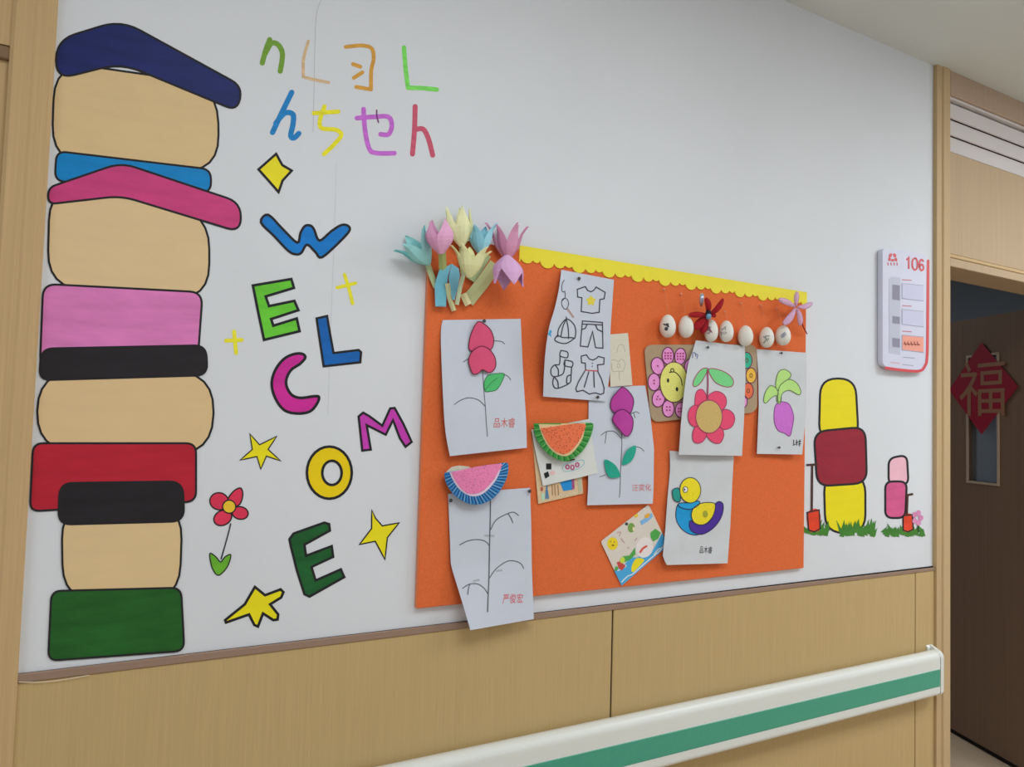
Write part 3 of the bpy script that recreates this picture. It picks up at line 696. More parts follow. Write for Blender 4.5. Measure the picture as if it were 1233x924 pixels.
# ---- paper plate watermelons
def melon(name, label, zf, rim_o, rim_i, flesh, d0, cols, seeds, ticks, back=None):
    xs = [p[0] for p in zf(rim_o)]; ys = [p[1] for p in zf(rim_o)]
    x0, x1, y0, y1 = min(xs), max(xs), min(ys), max(ys)
    MM = Surf((x0, y0), (x1, y0), (x0, y1), d0, lambda s, t: 0.016 * max(0, math.sin(PI * min(1, max(0, s)))) * (1 - .55 * t) + 0.002)
    outer = crv(zf(rim_o), False, 4)
    base = fill(name, [outer], MM, 0, crayon(cols[0]), None, step=4, solid=0.0012)
    tag(base, label, 'craft')
    inner = crv(zf(rim_i), False, 4)
    if back: fill('plate_back', [zf(back)], MM, -0.002, CREAM, base, solid=.0006)
    fill('pale_rind', [inner], MM, 0.0012, mat(cols[1], .7), base, step=4)
    fl_ = crv(zf(flesh), False, 4)
    fill('flesh', [fl_], MM, 0.0024, crayon(cols[2]), base, step=4)
    A = resample(crv(zf(rim_i), False, 6), ticks); B = resample(crv(zf(rim_o), False, 6), ticks)
    rnd = random.Random(3)
    for j, c in enumerate(cols[3:]):
        S_ = [[(A[i][0] + (B[i][0] - A[i][0]) * .06, A[i][1] + (B[i][1] - A[i][1]) * .06), (A[i][0] + (B[i][0] - A[i][0]) * .92, A[i][1] + (B[i][1] - A[i][1]) * .92)] for i in range(1, ticks) if i % len(cols[3:]) == j]
        stuff(lines('fringe_strip', S_, 1.0, MM, 0.0014 + .0002 * j, mat(c, .7), base))
    if seeds:
        cnt, sc, rad = seeds; pts = []
        fx = [p[0] for p in fl_]; fy = [p[1] for p in fl_]
        while len(pts) < cnt:
            x, y = rnd.uniform(min(fx), max(fx)), rnd.uniform(min(fy), max(fy))
            if inside(x, y, [fl_]) and all(math.dist((x, y), q) > 2.3 for q in pts): pts.append((x, y))
        stuff(fills('seed', [ell(x, y, rad, rad * 1.3, 0, 6) for x, y in pts], MM, 0.0032, mat(sc, .6), base))
    return base, MM
zw1 = Z(530, 545, .0812)
m1, MM = melon('paper_watermelon', 'half-round paper watermelon, pink with a blue fringed rind', zw1,
     [(62, 305), (80, 430), (170, 590), (330, 720), (480, 772), (640, 760), (800, 670), (920, 520), (1000, 340), (1005, 165), (910, 160)],
     [(140, 300), (200, 430), (300, 560), (430, 640), (560, 645), (680, 580), (800, 450), (870, 330), (915, 190), (905, 165)],
     [(165, 295), (240, 440), (340, 560), (440, 612), (560, 605), (680, 535), (790, 410), (860, 290), (905, 170), (520, 215)], BD + 0.014,
     [(54, 118, 172), (216, 196, 218), (222, 124, 168), (120, 180, 214), (24, 90, 160), (70, 150, 200), (40, 70, 140)], (26, (170, 96, 150), .6), 62, [(90, 290), (170, 215), (280, 195), (420, 210), (520, 260), (300, 330)])
pin(571, 565.5, BD + .024, 'small dark push pin in the pink watermelon', (110, 84, 96), .003)

zb7 = Z(640, 490, .0974)
# collage card at the back
zk = Z(640, 560, .0649)
S = Surf((641, 520), (698, 510), (648, 607), BD + 0.001, lambda s, t: 0.003 * t)
pk = sheet('collage_card', S, [(640.5, 522), (643.9, 560), (648.1, 607)], [(697, 512), (700.7, 573.6), (702.3, 594.6)], mat((202, 176, 140), .8, 'plain', .08, 90), 12, 8, .001)
tag(pk, 'tan collage card with a blue patch, lowest behind the orange watermelon', 'card')
fill('blue_patch', zk([(530, 330), (740, 255), (752, 462), (592, 486)]), S, 0.0006, crayon((36, 132, 196)), pk)
fill('purple_strip', zk([(745, 255), (792, 245), (800, 440), (752, 466)]), S, 0.0008, crayon((150, 80, 120)), pk)
fill('pale_strip', zk([(850, 240), (920, 225), (935, 490), (880, 505)]), S, 0.0006, mat((176, 176, 150), .8), pk)
each('brown_stripe', [zk([(x, 375), (x + 12, 560)]) for x in (380, 430, 490)], 1.0, S, 0.0006, mat((150, 112, 80), .8), pk)
each('blue_figure', [zk([(290, 400), (275, 500), (270, 620)]), zk([(290, 480), (310, 620)])], 2.0, S, 0.0006, mat((80, 124, 160), .8), pk)
lines('wavy_edge', [zk([(500, 590), (540, 545), (580, 580), (620, 535), (660, 570), (700, 525), (740, 555), (780, 510), (830, 540), (860, 500)])], .8, S, 0.0006, mat((206, 200, 176), .8), pk)
fill('mint_patch', zk([(180, 535), (240, 520), (245, 650), (190, 665)]), S, 0.0006, mat((168, 200, 172), .8), pk)
fill('red_patch', zk([(165, 420), (210, 410), (215, 480), (170, 490)]), S, 0.0006, mat((168, 90, 80), .8), pk)
# white card in front of it
S = Surf((642, 516), (711, 505), (654, 585), BD + 0.005, lambda s, t: 0.005 * s * t + .002)
pw = sheet('craft_card', S, [(640, 517.5), (645, 545), (653.8, 585.4)], [(709.5, 504.8), (714, 535), (720, 570)], mat((200, 203, 198), .75, 'plain', .02, 30), 12, 10, .0008)
tag(pw, 'white card with a printed pill of pink rings, behind the orange watermelon', 'card')
eachfill('black_square', [zb7([(180, 702), (246, 700), (246, 775), (182, 776)]), zb7([(152, 825), (205, 798), (222, 858), (172, 890)])], S, 0.0006, BLACK, pw)
fill('pink_spot', zb7(ell(260, 818, 36, 26)), S, 0.0006, mat((214, 176, 178), .8), pw)
lines('pill_outline', [zb7([(392, 730), (480, 690), (600, 660), (648, 668), (640, 720), (560, 772), (440, 800), (395, 790)])], .8, S, 0.0006, mat((130, 180, 188), .7), pw, closed=True)
each('pink_ring', [zb7(ell(445, 745, 20, 24)), zb7(ell(506, 750, 20, 26)), zb7(ell(566, 718, 20, 24))], 1.5, S, 0.0008, mat((172, 70, 120), .7), pw, closed=True)
lines('black_dash', [zb7([(440, 668), (485, 662), (528, 650)])], 1.8, S, 0.0006, BLACK, pw)
m2, MM = melon('paper_watermelon', 'half-round paper watermelon, orange with a green fringed rind', zb7,
     [(30, 205), (40, 330), (110, 480), (230, 600), (380, 672), (490, 655), (620, 560), (715, 410), (768, 235), (735, 198)],
     [(88, 215), (130, 350), (200, 480), (290, 570), (390, 610), (480, 590), (575, 490), (640, 370), (668, 200)],
     [(112, 268), (160, 370), (225, 480), (300, 550), (390, 585), (470, 560), (560, 465), (625, 350), (655, 210), (350, 232)], BD + 0.012,
     [(60, 146, 66), (214, 186, 140), (220, 112, 74), (110, 180, 96), (40, 120, 52), (70, 156, 80)], (64, (150, 50, 40), .55), 50)
pin(674, 513.5, BD + .022, 'small dark push pin in the orange watermelon', (80, 92, 60), .003)

# ---- postcard
zpc = Z(720, 600, .119)
S = Surf((723, 653), (781, 607), (749, 706), BD + 0.001, lambda s, t: 0.002)
pp = fill('postcard', rounded(zpc([(28, 440), (512, 64), (712, 480), (240, 888)]), 3), S, 0, mat((204, 196, 186), .5, 'plain', .02, 40), None, None, 0.0009)
tag(pp, 'tilted postcard with a smiling sun and blue waves, low on the board', 'postcard')
fill('water', zpc([(165, 735), (250, 700), (330, 600), (400, 600), (560, 520), (650, 355), (712, 480), (240, 888)]), S, 0.0004, mat((72, 158, 206), .6), pp)
each('wave', [zpc([(240, 850), (300, 792), (350, 770), (430, 700), (520, 622), (600, 556), (655, 505), (690, 470)]), zpc([(570, 570), (610, 520), (650, 500), (680, 440)]), zpc([(200, 735), (270, 700), (285, 680)])], 1.2, S, 0.0006, mat((214, 226, 232), .6), pp)
fill('sun', zpc([(148 + (60 if i % 2 else 50) * math.cos(i * PI / 14), 462 + (70 if i % 2 else 60) * math.sin(i * PI / 14)) for i in range(28)]), S, 0.0004, mat((222, 196, 40), .6), pp)
eachfill('sun_face', [zpc(ell(130, 440, 5, 7)), zpc(ell(165, 445, 5, 7)), zpc(ell(152, 478, 14, 8))], S, 0.0006, mat((120, 90, 20), .6), pp)
fill('boat_sail', zpc(ell(470, 500, 88, 105, .3)), S, 0.0006, mat((216, 208, 206), .6), pp)
lines('red_print', [zpc([(428, 548), (455, 510), (490, 488)])], 2.6, S, 0.0008, mat((200, 92, 78), .6), pp)
fill('yellow_boat', crv(zpc([(340, 740), (345, 680), (390, 610), (470, 625), (410, 700), (360, 748)]), True, 3), S, 0.0007, mat((222, 206, 40), .6), pp)
eachfill('green_leafage', [zpc([(530, 350), (580, 310), (635, 350), (610, 410), (560, 440), (535, 400)]), zpc([(250, 590), (320, 580), (375, 500), (380, 570), (330, 620), (270, 650)]), zpc([(165, 735), (180, 690), (205, 700), (195, 735)])], S, 0.0006, mat((76, 156, 72), .6), pp)
fill('red_shape', zpc([(190, 650), (230, 640), (280, 690), (240, 735), (210, 710)]), S, 0.0008, mat((186, 70, 66), .6), pp)
fill('lime_shape', zpc(ell(247, 628, 24, 32, .3)), S, 0.0009, mat((190, 206, 70), .6), pp)
fill('turtle', zpc(ell(338, 300, 36, 48)), S, 0.0005, mat((112, 150, 72), .6), pp)
fill('turtle_head', zpc(ell(290, 262, 16, 16)), S, 0.0006, mat((50, 70, 60), .6), pp)
fill('turtle_belly', zpc(ell(362, 312, 12, 22)), S, 0.0007, mat((220, 206, 170), .6), pp)
fill('pond', zpc([(425, 235), (500, 190), (545, 150), (555, 190), (500, 240), (440, 275)]), S, 0.0005, mat((120, 170, 210), .6), pp)
fill('small_bird', zpc(ell(500, 180, 30, 20, -.7)), S, 0.0007, mat((216, 160, 60), .6), pp)
fill('yellow_corner', zpc([(362, 180), (400, 152), (410, 185), (380, 200)]), S, 0.0005, mat((222, 190, 60), .6), pp)
lines('small_print', [zpc([(195, 350), (230, 345), (215, 385)]), zpc([(235, 410), (270, 455)]), zpc([(300, 495), (315, 510)]), zpc([(375, 430), (395, 405)])], .7, S, 0.0005, mat((170, 120, 130), .7), pp)

# ---- duck sheet
z5 = Z(790, 530, .1732)
S = Surf((806.5, 543), (883.5, 549), (803, 680.7), BD + 0.001, lambda s, t: 0.004 + 0.010 * t * t + 0.008 * max(0, t - .6) * (1 - s) + .0012 * math.sin(17 * t + 6 * s))
p6 = sheet('drawing_sheet', S, z5([(95, 75), (98, 200), (80, 400), (62, 650), (46, 815), (75, 870)]), z5([(540, 112), (530, 300), (516, 600), (497, 858)]), PAPER_W)
tag(p6, 'white sheet with a duck drawn in yellow, blue and purple', 'drawing')
DK = mat((40, 46, 66), .6)
def dfill(name, pts, rgb, l, par, sm=True):
    L = crv(z5(pts), True, 4) if sm else z5(pts)
    o = fill(name, [L], S, l, crayon(rgb), par, step=4); lines('outline', [L], .95, S, l + .0002, DK, o, closed=True, curve=False); return o
dfill('body', [(158, 445), (138, 500), (144, 565), (180, 620), (235, 655), (300, 655), (300, 580), (280, 470), (235, 440)], (30, 140, 196), .0005, p6)
dfill('tail', [(240, 560), (300, 592), (368, 572), (406, 500), (412, 445), (440, 428), (466, 446), (464, 505), (438, 565), (388, 622), (320, 656), (258, 642), (232, 605)], (70, 44, 140), .0010, p6)
dfill('wing', [(246, 512), (272, 462), (330, 437), (398, 438), (412, 465), (395, 530), (350, 580), (300, 590), (258, 566)], (216, 198, 40), .0015, p6)
dfill('neck', [(162, 440), (235, 437), (298, 425), (294, 455), (235, 482), (165, 466)], (34, 150, 204), .0015, p6)
dfill('head', ell(238, 350, 73, 88, 0, 12), (222, 204, 36), .0020, p6)
dfill('beak', [(118, 345), (160, 340), (168, 425), (130, 422), (115, 385)], (36, 140, 130), .0020, p6)
fill('eye', z5(ell(204, 345, 17, 21)), S, .0026, mat((226, 226, 226), .6), p6)
lines('eye_ring', [z5(ell(204, 345, 16, 20))], .8, S, .0028, BLACK, p6, closed=True)
fill('pupil', z5(ell(199, 345, 5, 8)), S, .0029, BLACK, p6)
fill('green_smudge', z5(ell(342, 516, 18, 24)), S, .0022, mat((150, 150, 50), .7), p6)
text('handwriting', '品木睿', z5([(305, 738), (392, 742), (388, 790), (303, 788)]), S, 0.0006, BLACK, p6)

# ---- flower face card
zc2 = Z(770, 390, .1299)
S = Surf((777, 416), (911, 416), (781, 508), BD + 0.001, lambda s, t: 0.004 + 0.004 * math.sin(PI * min(1, max(0, s))))
KR = mat((158, 138, 112), .8, 'plain', .04, 50, name='kraft_card')
fc = fill('flower_card', rounded(zc2([(42, 196), (1088, 190), (1092, 822), (108, 915)]), 11), S, 0, KR, None, 8, 0.0016)
tag(fc, 'brown rounded card with a pink smiling flower, behind the red flower sheet', 'card')
PETD = mat((92, 34, 70), .6)
for i, (x, y, rx, ry, r) in enumerate(((265, 297, 54, 78, 0), (380, 302, 52, 76, .1), (170, 392, 60, 80, -.2), (136, 540, 56, 80, 0), (178, 692, 58, 80, .2), (268, 786, 54, 78, 0), (385, 800, 52, 70, 0), (470, 392, 52, 70, .2), (490, 690, 52, 70, -.2))):
    pt = fill('petal', [zc2(ell(x, y, rx, ry, r))], S, .0004 + i * .00008, crayon((216, 140, 196)), fc)
    lines('petal_outline', [zc2(ell(x, y, rx, ry, r))], 1.0, S, .0013 + i * .00002, PETD, pt, closed=True)
    nd = (9, 9, 1, 2, 3, 4, 6, 0, 0)[i]
    dots = {9: [(a, b) for a in (-26, 0, 26) for b in (-26, 0, 26)], 1: [(0, 0)], 2: [(0, -14), (0, 14)], 3: [(-8, -18), (-16, 8), (14, 8)], 4: [(-14, -14), (14, -14), (-14, 16), (14, 16)], 6: [(a, b) for a in (-24, 0, 24) for b in (-14, 14)]}.get(nd)
    if dots: fills('dot', [zc2(ell(x + a, y + b, 8, 8, 0, 7)) for a, b in dots], S, .0016, mat((150, 30, 90), .6), pt)
fill('face', [zc2(ell(320, 542, 130, 186))], S, .0018, crayon((208, 206, 112)), fc, step=5)
lines('face_outline', [zc2(ell(320, 542, 130, 186))], 1.0, S, .0020, PETD, fc, closed=True)
lines('smile', [zc2([(276, 452), (330, 450), (382, 505), (396, 572)]), zc2(ell(304, 432, 14, 16))], 1.1, S, .0021, BLACK, fc)
eachfill('eye', [zc2(ell(265, 526, 11, 20)), zc2(ell(348, 607, 12, 20))], S, .0021, BLACK, fc)
for x, y, rx, ry, c in ((995, 340, 48, 74, (52, 166, 134)), (1035, 480, 48, 70, (222, 172, 66)), (1008, 622, 48, 72, (216, 104, 70)), (960, 720, 40, 60, (216, 140, 196))):
    pt = fill('petal', [zc2(ell(x, y, rx, ry))], S, .0006, crayon(c), fc); lines('petal_outline', [zc2(ell(x, y, rx, ry))], 1.0, S, .0009, PETD, pt, closed=True)
    lines('petal_mark', [zc2(ell(x, y, 12, 18, 0, 8))], .8, S, .0009, mat((90, 60, 40), .6), pt, closed=True)

# ---- red flower sheet in front of it
z7 = Z(810, 405, .16234)
S = Surf((838, 410.5), (897, 417.5), (817.5, 547.5), BD + 0.010, lambda s, t: 0.010 * t + 0.008 * (1 - s) * math.sin(PI * min(1, max(0, t))) + .002)
p7 = sheet('drawing_sheet', S, z7([(172, 30), (150, 110), (118, 190), (100, 300), (84, 420), (62, 640), (45, 880)]), z7([(535, 75), (540, 300), (530, 600), (514, 888)]), PAPER_W)
tag(p7, 'white sheet with a red flower hanging from two green leaves', 'drawing')
RO = mat((150, 60, 92), .6)
def f7(name, pts, rgb, l, sm=True):
    L = crv(z7(pts), True, 4); o = fill(name, [L], S, l, crayon(rgb), p7, step=4); lines('outline', [L], 1.0, S, l + .0002, RO, o, closed=True, curve=False); return o
f7('petal', [(255, 470), (230, 405), (200, 395), (172, 425), (165, 520), (200, 560)], (214, 72, 106), .0004)
f7('petal', [(262, 455), (300, 415), (345, 412), (390, 445), (398, 500), (370, 545), (300, 540)], (214, 72, 106), .0006)
f7('petal', [(372, 550), (410, 545), (450, 575), (460, 620), (440, 670), (395, 692), (355, 680), (350, 600)], (214, 72, 106), .0008)
f7('petal', [(360, 680), (380, 730), (360, 785), (325, 797), (280, 775), (250, 730), (300, 690)], (214, 72, 106), .0010)
f7('petal', [(250, 735), (225, 780), (185, 795), (152, 775), (150, 710), (180, 665), (230, 700)], (214, 72, 106), .0012)
f7('petal', [(180, 515), (140, 525), (116, 570), (120, 630), (150, 668), (190, 660), (200, 580)], (214, 72, 106), .0014)
f7('flower_centre', ell(270, 597, 98, 122, 0, 14), (190, 162, 100), .0018)
f7('leaf', [(262, 240), (215, 245), (170, 300), (150, 355), (165, 375), (205, 350), (245, 285)], (112, 196, 126), .0004)
f7('leaf', [(268, 245), (330, 245), (410, 280), (450, 330), (440, 370), (390, 375), (320, 345), (280, 290)], (112, 196, 126), .0004)
lines('stem', [z7([(260, 250), (262, 350), (258, 460)])], 1.6, S, .0020, RO, p7)
lines('blue_scribble', [z7([(148, 160), (150, 125), (165, 125), (172, 150)]), z7([(172, 130), (185, 140), (180, 165)])], 1.1, S, .0004, mat((110, 116, 150), .7), p7)
pin(850.5, 418.5, BD + .013, 'small dark push pin at the top of the red flower sheet', (70, 80, 82), .0038)

# ---- turnip sheet
z8 = Z(890, 410, .1624)
S = Surf((911, 420.5), (970.5, 424.5), (911.5, 546.5), BD + 0.001, lambda s, t: 0.004 + 0.008 * t * t + 0.012 * s * s * t + .001 * math.sin(12 * t))
p8 = sheet('drawing_sheet', S, z8([(130, 65), (142, 250), (146, 480), (132, 842)]), z8([(498, 92), (500, 300), (494, 560), (468, 847)]), PAPER_W)
tag(p8, 'white sheet with a purple turnip, at the right edge of the board', 'drawing')
def f8(name, pts, rgb, l, oc):
    L = crv(z8(pts), True, 4); o = fill(name, [L], S, l, crayon(rgb), p8, step=4); lines('outline', [L], .9, S, l + .0002, oc, o, closed=True, curve=False); return o
GO = mat((90, 110, 70), .6)
f8('turnip', [(322, 455), (372, 475), (404, 560), (395, 640), (376, 710), (335, 688), (288, 668), (260, 600), (264, 500), (290, 462)], (190, 104, 192), .0004, mat((110, 60, 120), .6))
f8('leaf', [(282, 455), (284, 380), (270, 330), (290, 240), (335, 215), (382, 245), (375, 280), (320, 330), (310, 460)], (170, 208, 122), .0006, GO)
f8('leaf', [(280, 450), (275, 410), (235, 430), (200, 465), (182, 445), (195, 385), (235, 335), (282, 365), (298, 420)], (170, 208, 122), .0008, GO)
f8('leaf', [(288, 400), (305, 335), (370, 290), (430, 320), (458, 380), (440, 404), (375, 370), (320, 395), (305, 455), (290, 450)], (170, 208, 122), .0010, GO)
lines('handwriting', [z8([(405, 775), (405, 740)]), z8([(400, 778), (418, 772)]), z8([(428, 778), (426, 738)]), z8([(420, 760), (436, 755)]), z8([(448, 785), (450, 738)]), z8([(440, 752), (458, 748)]), z8([(440, 770), (456, 766)])], .9, S, .0005, BLACK, p8, curve=False)
pin(939, 425.5, BD + .005, 'small dark push pin at the top of the turnip sheet', r=.0034)
pin(936.3, 539, BD + .013, 'small dark push pin at the foot of the turnip sheet', r=.0036)

# ---- eggs on threads
ze = Z(770, 330, .1786)
SH = mat((212, 210, 202), .45, 'plain', .015, 30, name='egg_shell'); THR = mat((196, 130, 96), .7)
eggs = [((190, 352), 55, 78, (165, 105), 'blown egg with a dark smudge drawing, leftmost of the hanging row', (70, 70, 72)),
        ((313, 357), 52, 75, (280, 135), 'plain blown egg just left of the red flower', None),
        ((483, 383), 47, 75, (470, 230), 'blown egg with a mauve scribble, right under the red flower', (130, 90, 110)),
        ((585, 387), 49, 73, (575, 255), 'blown egg with a grey side mark, fourth in the hanging row', (150, 148, 152)),
        ((714, 417), 52, 70, (685, 197), 'plain blown egg, fifth in the hanging row', None),
        ((857, 428), 50, 70, (820, 212), 'blown egg with a grey drawn box, above the turnip sheet', (140, 146, 140)),
        ((967, 415), 52, 68, (925, 235), 'blown egg with faint blue scribbles, rightmost of the row', (150, 152, 172))]
eggmesh = None
for (c, rx, ry, pn, lab, dc) in eggs:
    (cx, cy), (qx, qy) = ze([c, pn]); de = BD + 0.0235
    ctr = at(cx, cy, de); r_ = rx * .1786 / FPX * (ctr - CAM).dot(fwd) * 0.99
    hz = (at(cx, cy - ry * .1786, de) - at(cx, cy + ry * .1786, de)).length / 2
    root = empty('hanging_egg', ctr); tag(root, lab, 'egg', 'blown eggs hanging on threads')
    V, F = [], []; n = 18; mrows = 14
    for i in range(mrows + 1):
        a = PI * i / mrows; zz = math.cos(a); rr = math.sin(a) * (1 - 0.10 * zz)
        V += [ctr + Vector((r_ * rr * math.cos(2 * PI * k / n), r_ * rr * math.sin(2 * PI * k / n), hz * zz)) for k in range(n)]
    for i in range(mrows):
        for k in range(n): F.append([i * n + k, (i + 1) * n + k, (i + 1) * n + (k + 1) % n, i * n + (k + 1) % n])
    obj('shell', V, F, SH, root, True)
    tp = at(qx, qy, BD + 0.004); tip = ctr + Vector((0, 0, hz * .98))
    tube('thread', [tp, (tp + tip) / 2 + Vector((0, -.002, 0)), tip], 0.0005, THR, root, 5)
    tube('pin', [at(qx, qy, BD), at(qx, qy, BD + .007), at(qx, qy, BD + .0072), at(qx, qy, BD + .009)], [.0008, .0008, .0028, .0022], mat((206, 150, 130), .3), root, 8)
    if dc:                                   # a doodle pressed on the shell
        rnd = random.Random(int(cx)); S_ = []
        def eggM(x, y, l=0.0):
            rv = ray(x, y).normalized(); o_ = CAM - ctr
            q = Vector((rv.x / r_, rv.y / r_, rv.z / hz)); p = Vector((o_.x / r_, o_.y / r_, o_.z / hz))
            A = q.dot(q); B = 2 * p.dot(q); C_ = p.dot(p) - 1.09
            disc = max(0, B * B - 4 * A * C_); return CAM + rv * ((-B - math.sqrt(disc)) / (2 * A))
        ox = -3.5 if '4' in lab or 'side' in lab else (-2.5 if 'mauve' in lab else -0.5)
        for k in range(4):
            x, y = cx + ox + rnd.uniform(-2, 2), cy + rnd.uniform(-4.5, 4.5)
            S_.append([(x + rnd.uniform(-2.5, 2.5), y + rnd.uniform(-2.5, 2.5)) for _ in range(5)])
        lines('doodle', S_, 0.8 if 'smudge' not in lab else 1.4, eggM, 0, mat(dc, .7), root)

# ---- gauze flowers on wire
def gauze(name, label, ctr, petals, rgb, extra=None, alpha=.85):
    root = empty(name, at(*ctr)); tag(root, label, 'flower')
    m_ = mat(rgb, .7, 'crayon', .18, 120, alpha=alpha); wm = mat(tuple(int(v * .8) for v in rgb), .6)
    for (a, mid, tip, wd) in petals:         # base px, middle px, tip px with depths
        A, B, C_ = at(*a), at(*mid), at(*tip); V = []; F = []; n = 10; k = 6; rim1 = []; rim2 = []
        toc = Vector((-.35, -1, 0.1)).normalized()
        for i in range(n + 1):
            t = i / n; p = A * (1 - t) ** 2 + B * 2 * t * (1 - t) + C_ * t * t; tg = ((B - A) * (1 - t) + (C_ - B) * t).normalized()
            sd = tg.cross(toc).normalized(); ww = wd * math.sin(PI * min(1, t * .86 + .07)) ** .8 * (0.55 + .45 * t) + .0006
            for j in range(k + 1):
                s = -1 + 2 * j / k; V.append(p + sd * ww * s - toc * (-0.004 * (1 - s * s)))
            rim1.append(p + sd * ww); rim2.append(p - sd * ww)
        for i in range(n):
            for j in range(k): F.append([i * (k + 1) + j, i * (k + 1) + j + 1, (i + 1) * (k + 1) + j + 1, (i + 1) * (k + 1) + j])
        pt = obj('petal', V, F, m_, root, True, .0004)
        tube('petal_wire', rim1 + rim2[::-1], .0009, wm, pt, 5)
    return root
zr = Z(800, 345, .0865)
q = lambda pts, ds: [(p[0], p[1], d) for p, d in zip(zr(pts), ds)]
rf = gauze('gauze_flower', 'dark red gauze flower with a blue bead among the hanging eggs', (852.5, 379, BD + .05),
      [q([(600, 380), (640, 270), (575, 165)], (.055, .075, .07)) + [.010], q([(630, 380), (740, 350), (815, 178)], (.055, .075, .075)) + [.008],
       q([(600, 400), (480, 390), (342, 400)], (.055, .06, .05)) + [.0085], q([(595, 420), (500, 500), (420, 590)], (.052, .05, .045)) + [.013],
       q([(600, 420), (560, 540), (525, 650)], (.05, .045, .04)) + [.012], q([(630, 400), (690, 405), (715, 402)], (.055, .06, .06)) + [.006]], (158, 20, 36))
c = at(853.2, 381, BD + .052)
V, F = [], []
for i in range(9):
    a = PI * i / 8; V += [c + Vector((.0075 * math.sin(a) * math.cos(b), .0075 * math.sin(a) * math.sin(b), .009 * math.cos(a))) for b in [2 * PI * k / 12 for k in range(12)]]
for i in range(8):
    for k in range(12): F.append([i * 12 + k, (i + 1) * 12 + k, (i + 1) * 12 + (k + 1) % 12, i * 12 + (k + 1) % 12])
obj('bead', V, F, mat((96, 146, 176), .2), rf, True)
tube('dark_collar', [at(853, 376, BD + .05), at(853, 378, BD + .055)], .0075, mat((40, 30, 40), .5), rf, 12)
tube('silver_clip', [at(844.5, 368, BD + .03), at(844.5, 362, BD + .04), at(845, 356, BD + .04), at(845.5, 354, BD + .034)], [.004, .0065, .006, .003], mat((170, 176, 198), .2, metallic=.6), rf, 10)
zp = Z(890, 330, .0974)
q = lambda pts, ds: [(p[0], p[1], d) for p, d in zip(zp(pts), ds)]
pf = gauze('gauze_flower', 'pale pink gauze flower at the top right corner of the board', (958.7, 370.4, BD + .05),
      [q([(705, 400), (705, 300), (720, 225)], (.05, .055, .05)) + [.0085], q([(690, 405), (600, 340), (490, 318)], (.05, .055, .05)) + [.010],
       q([(720, 410), (820, 420), (900, 360)], (.05, .055, .045)) + [.0085], q([(695, 425), (640, 560), (545, 620)], (.05, .06, .055)) + [.011],
       q([(715, 425), (770, 540), (755, 635)], (.05, .06, .05)) + [.010]], (206, 166, 196))
tube('red_stem', [at(*zp([(770, 560)])[0], BD + .03), at(*zp([(790, 650)])[0], BD + .02), at(*zp([(840, 742)])[0], BD + .012)], .0018, mat((130, 24, 30), .5), pf, 6)

# ---- folded paper tulips in the top left corner
def tulip(label, base, tip, wpx, rgb, db, dt, flare=0.25, roll=0.4, stem=None, rgb2=None, np_=4):
    B, T = at(*base, db), at(*tip, dt); ax = T - B; L = ax.length; ax.normalize()
    W = wpx / FPX * (B - CAM).dot(fwd) / 2
    root = empty('paper_tulip', B); tag(root, label, 'paper flower', 'folded paper tulips')
    e1 = ax.cross(Vector((0, -1, 0))).normalized(); e2 = ax.cross(e1).normalized(); m_ = mat(rgb, .8, 'plain', .03, 30); m2 = mat(rgb2 or tuple(int(v * .93) for v in rgb), .8)
    for i in range(np_):
        th = roll + 2 * PI * i / np_; V = []; F = []; n = 8; k = 4; inner = i % 2
        for a in range(n + 1):
            t = a / n
            rad = W * (0.10 + 1.0 * math.sin(PI * min(.62, t * .80 + .03)) * (0.92 if inner else 1.0)) + (W * flare * 1.6 * max(0, (t - .5) / .5) ** 1.6)
            half = (PI / np_) * 1.12 * (1 if t < .45 else max(0.02, (1 - (t - .45) / .55)) ** .9)
            for j in range(k + 1):
                s = -1 + 2 * j / k; an = th + half * s
                fold = 1 + 0.14 * (1 - abs(s))
                V.append(B + ax * (L * t * (1.0 if not inner else .93)) + (e1 * math.cos(an) + e2 * (0.62 * math.sin(an))) * rad * fold)
        for a in range(n):
            for j in range(k): F.append([a * (k + 1) + j, a * (k + 1) + j + 1, (a + 1) * (k + 1) + j + 1, (a + 1) * (k + 1) + j])
        obj('petal', V, F, m_ if not inner else m2, root, False, .0004)
    if stem:
        pts, wd, srgb, ds = stem
        strip(pts, wd, srgb, ds, root)
    return root
def strip(pts, wd, rgb, ds, parent, name='stem'):
    """folded paper strip: shallow V across, slightly raised from the board"""
    P = resample(pts, 6); V = []; F = []
    for i, p in enumerate(P):
        a = P[max(0, i - 1)]; b = P[min(6, i + 1)]; dx, dy = b[0] - a[0], b[1] - a[1]; l = math.hypot(dx, dy); nx, ny = -dy / l, dx / l
        d = ds[0] + (ds[1] - ds[0]) * i / 6; h = wd / 2
        V += [at(p[0] + nx * h, p[1] + ny * h, d), at(p[0], p[1], d + .004), at(p[0] - nx * h, p[1] - ny * h, d - .001)]
    for i in range(6):
        for j in (0, 1): F.append([3 * i + j, 3 * i + j + 1, 3 * i + 4 + j, 3 * i + 3 + j])
    return obj(name, V, F, mat(rgb, .8, 'plain', .04, 40), parent, False, .0006)
FR = -PI / 2                                 # a petal turned to the viewer
tulip('teal folded paper tulip leaning off the left of the bouquet', (517, 318), (493, 284), 31, (146, 204, 204), .030, .038, .40, FR + .5, ([(514, 315), (518, 328), (525, 346)], 6.5, (178, 196, 150), (.02, .018)), (112, 182, 182), 5)
tulip('pale yellow folded paper tulip, tallest of the bouquet', (556, 297), (550, 249), 31, (222, 222, 174), .030, .036, .02, FR + .1, ([(555, 294), (556, 315), (557, 330)], 5, (180, 180, 130), (.02, .018)), (204, 204, 152), 5)
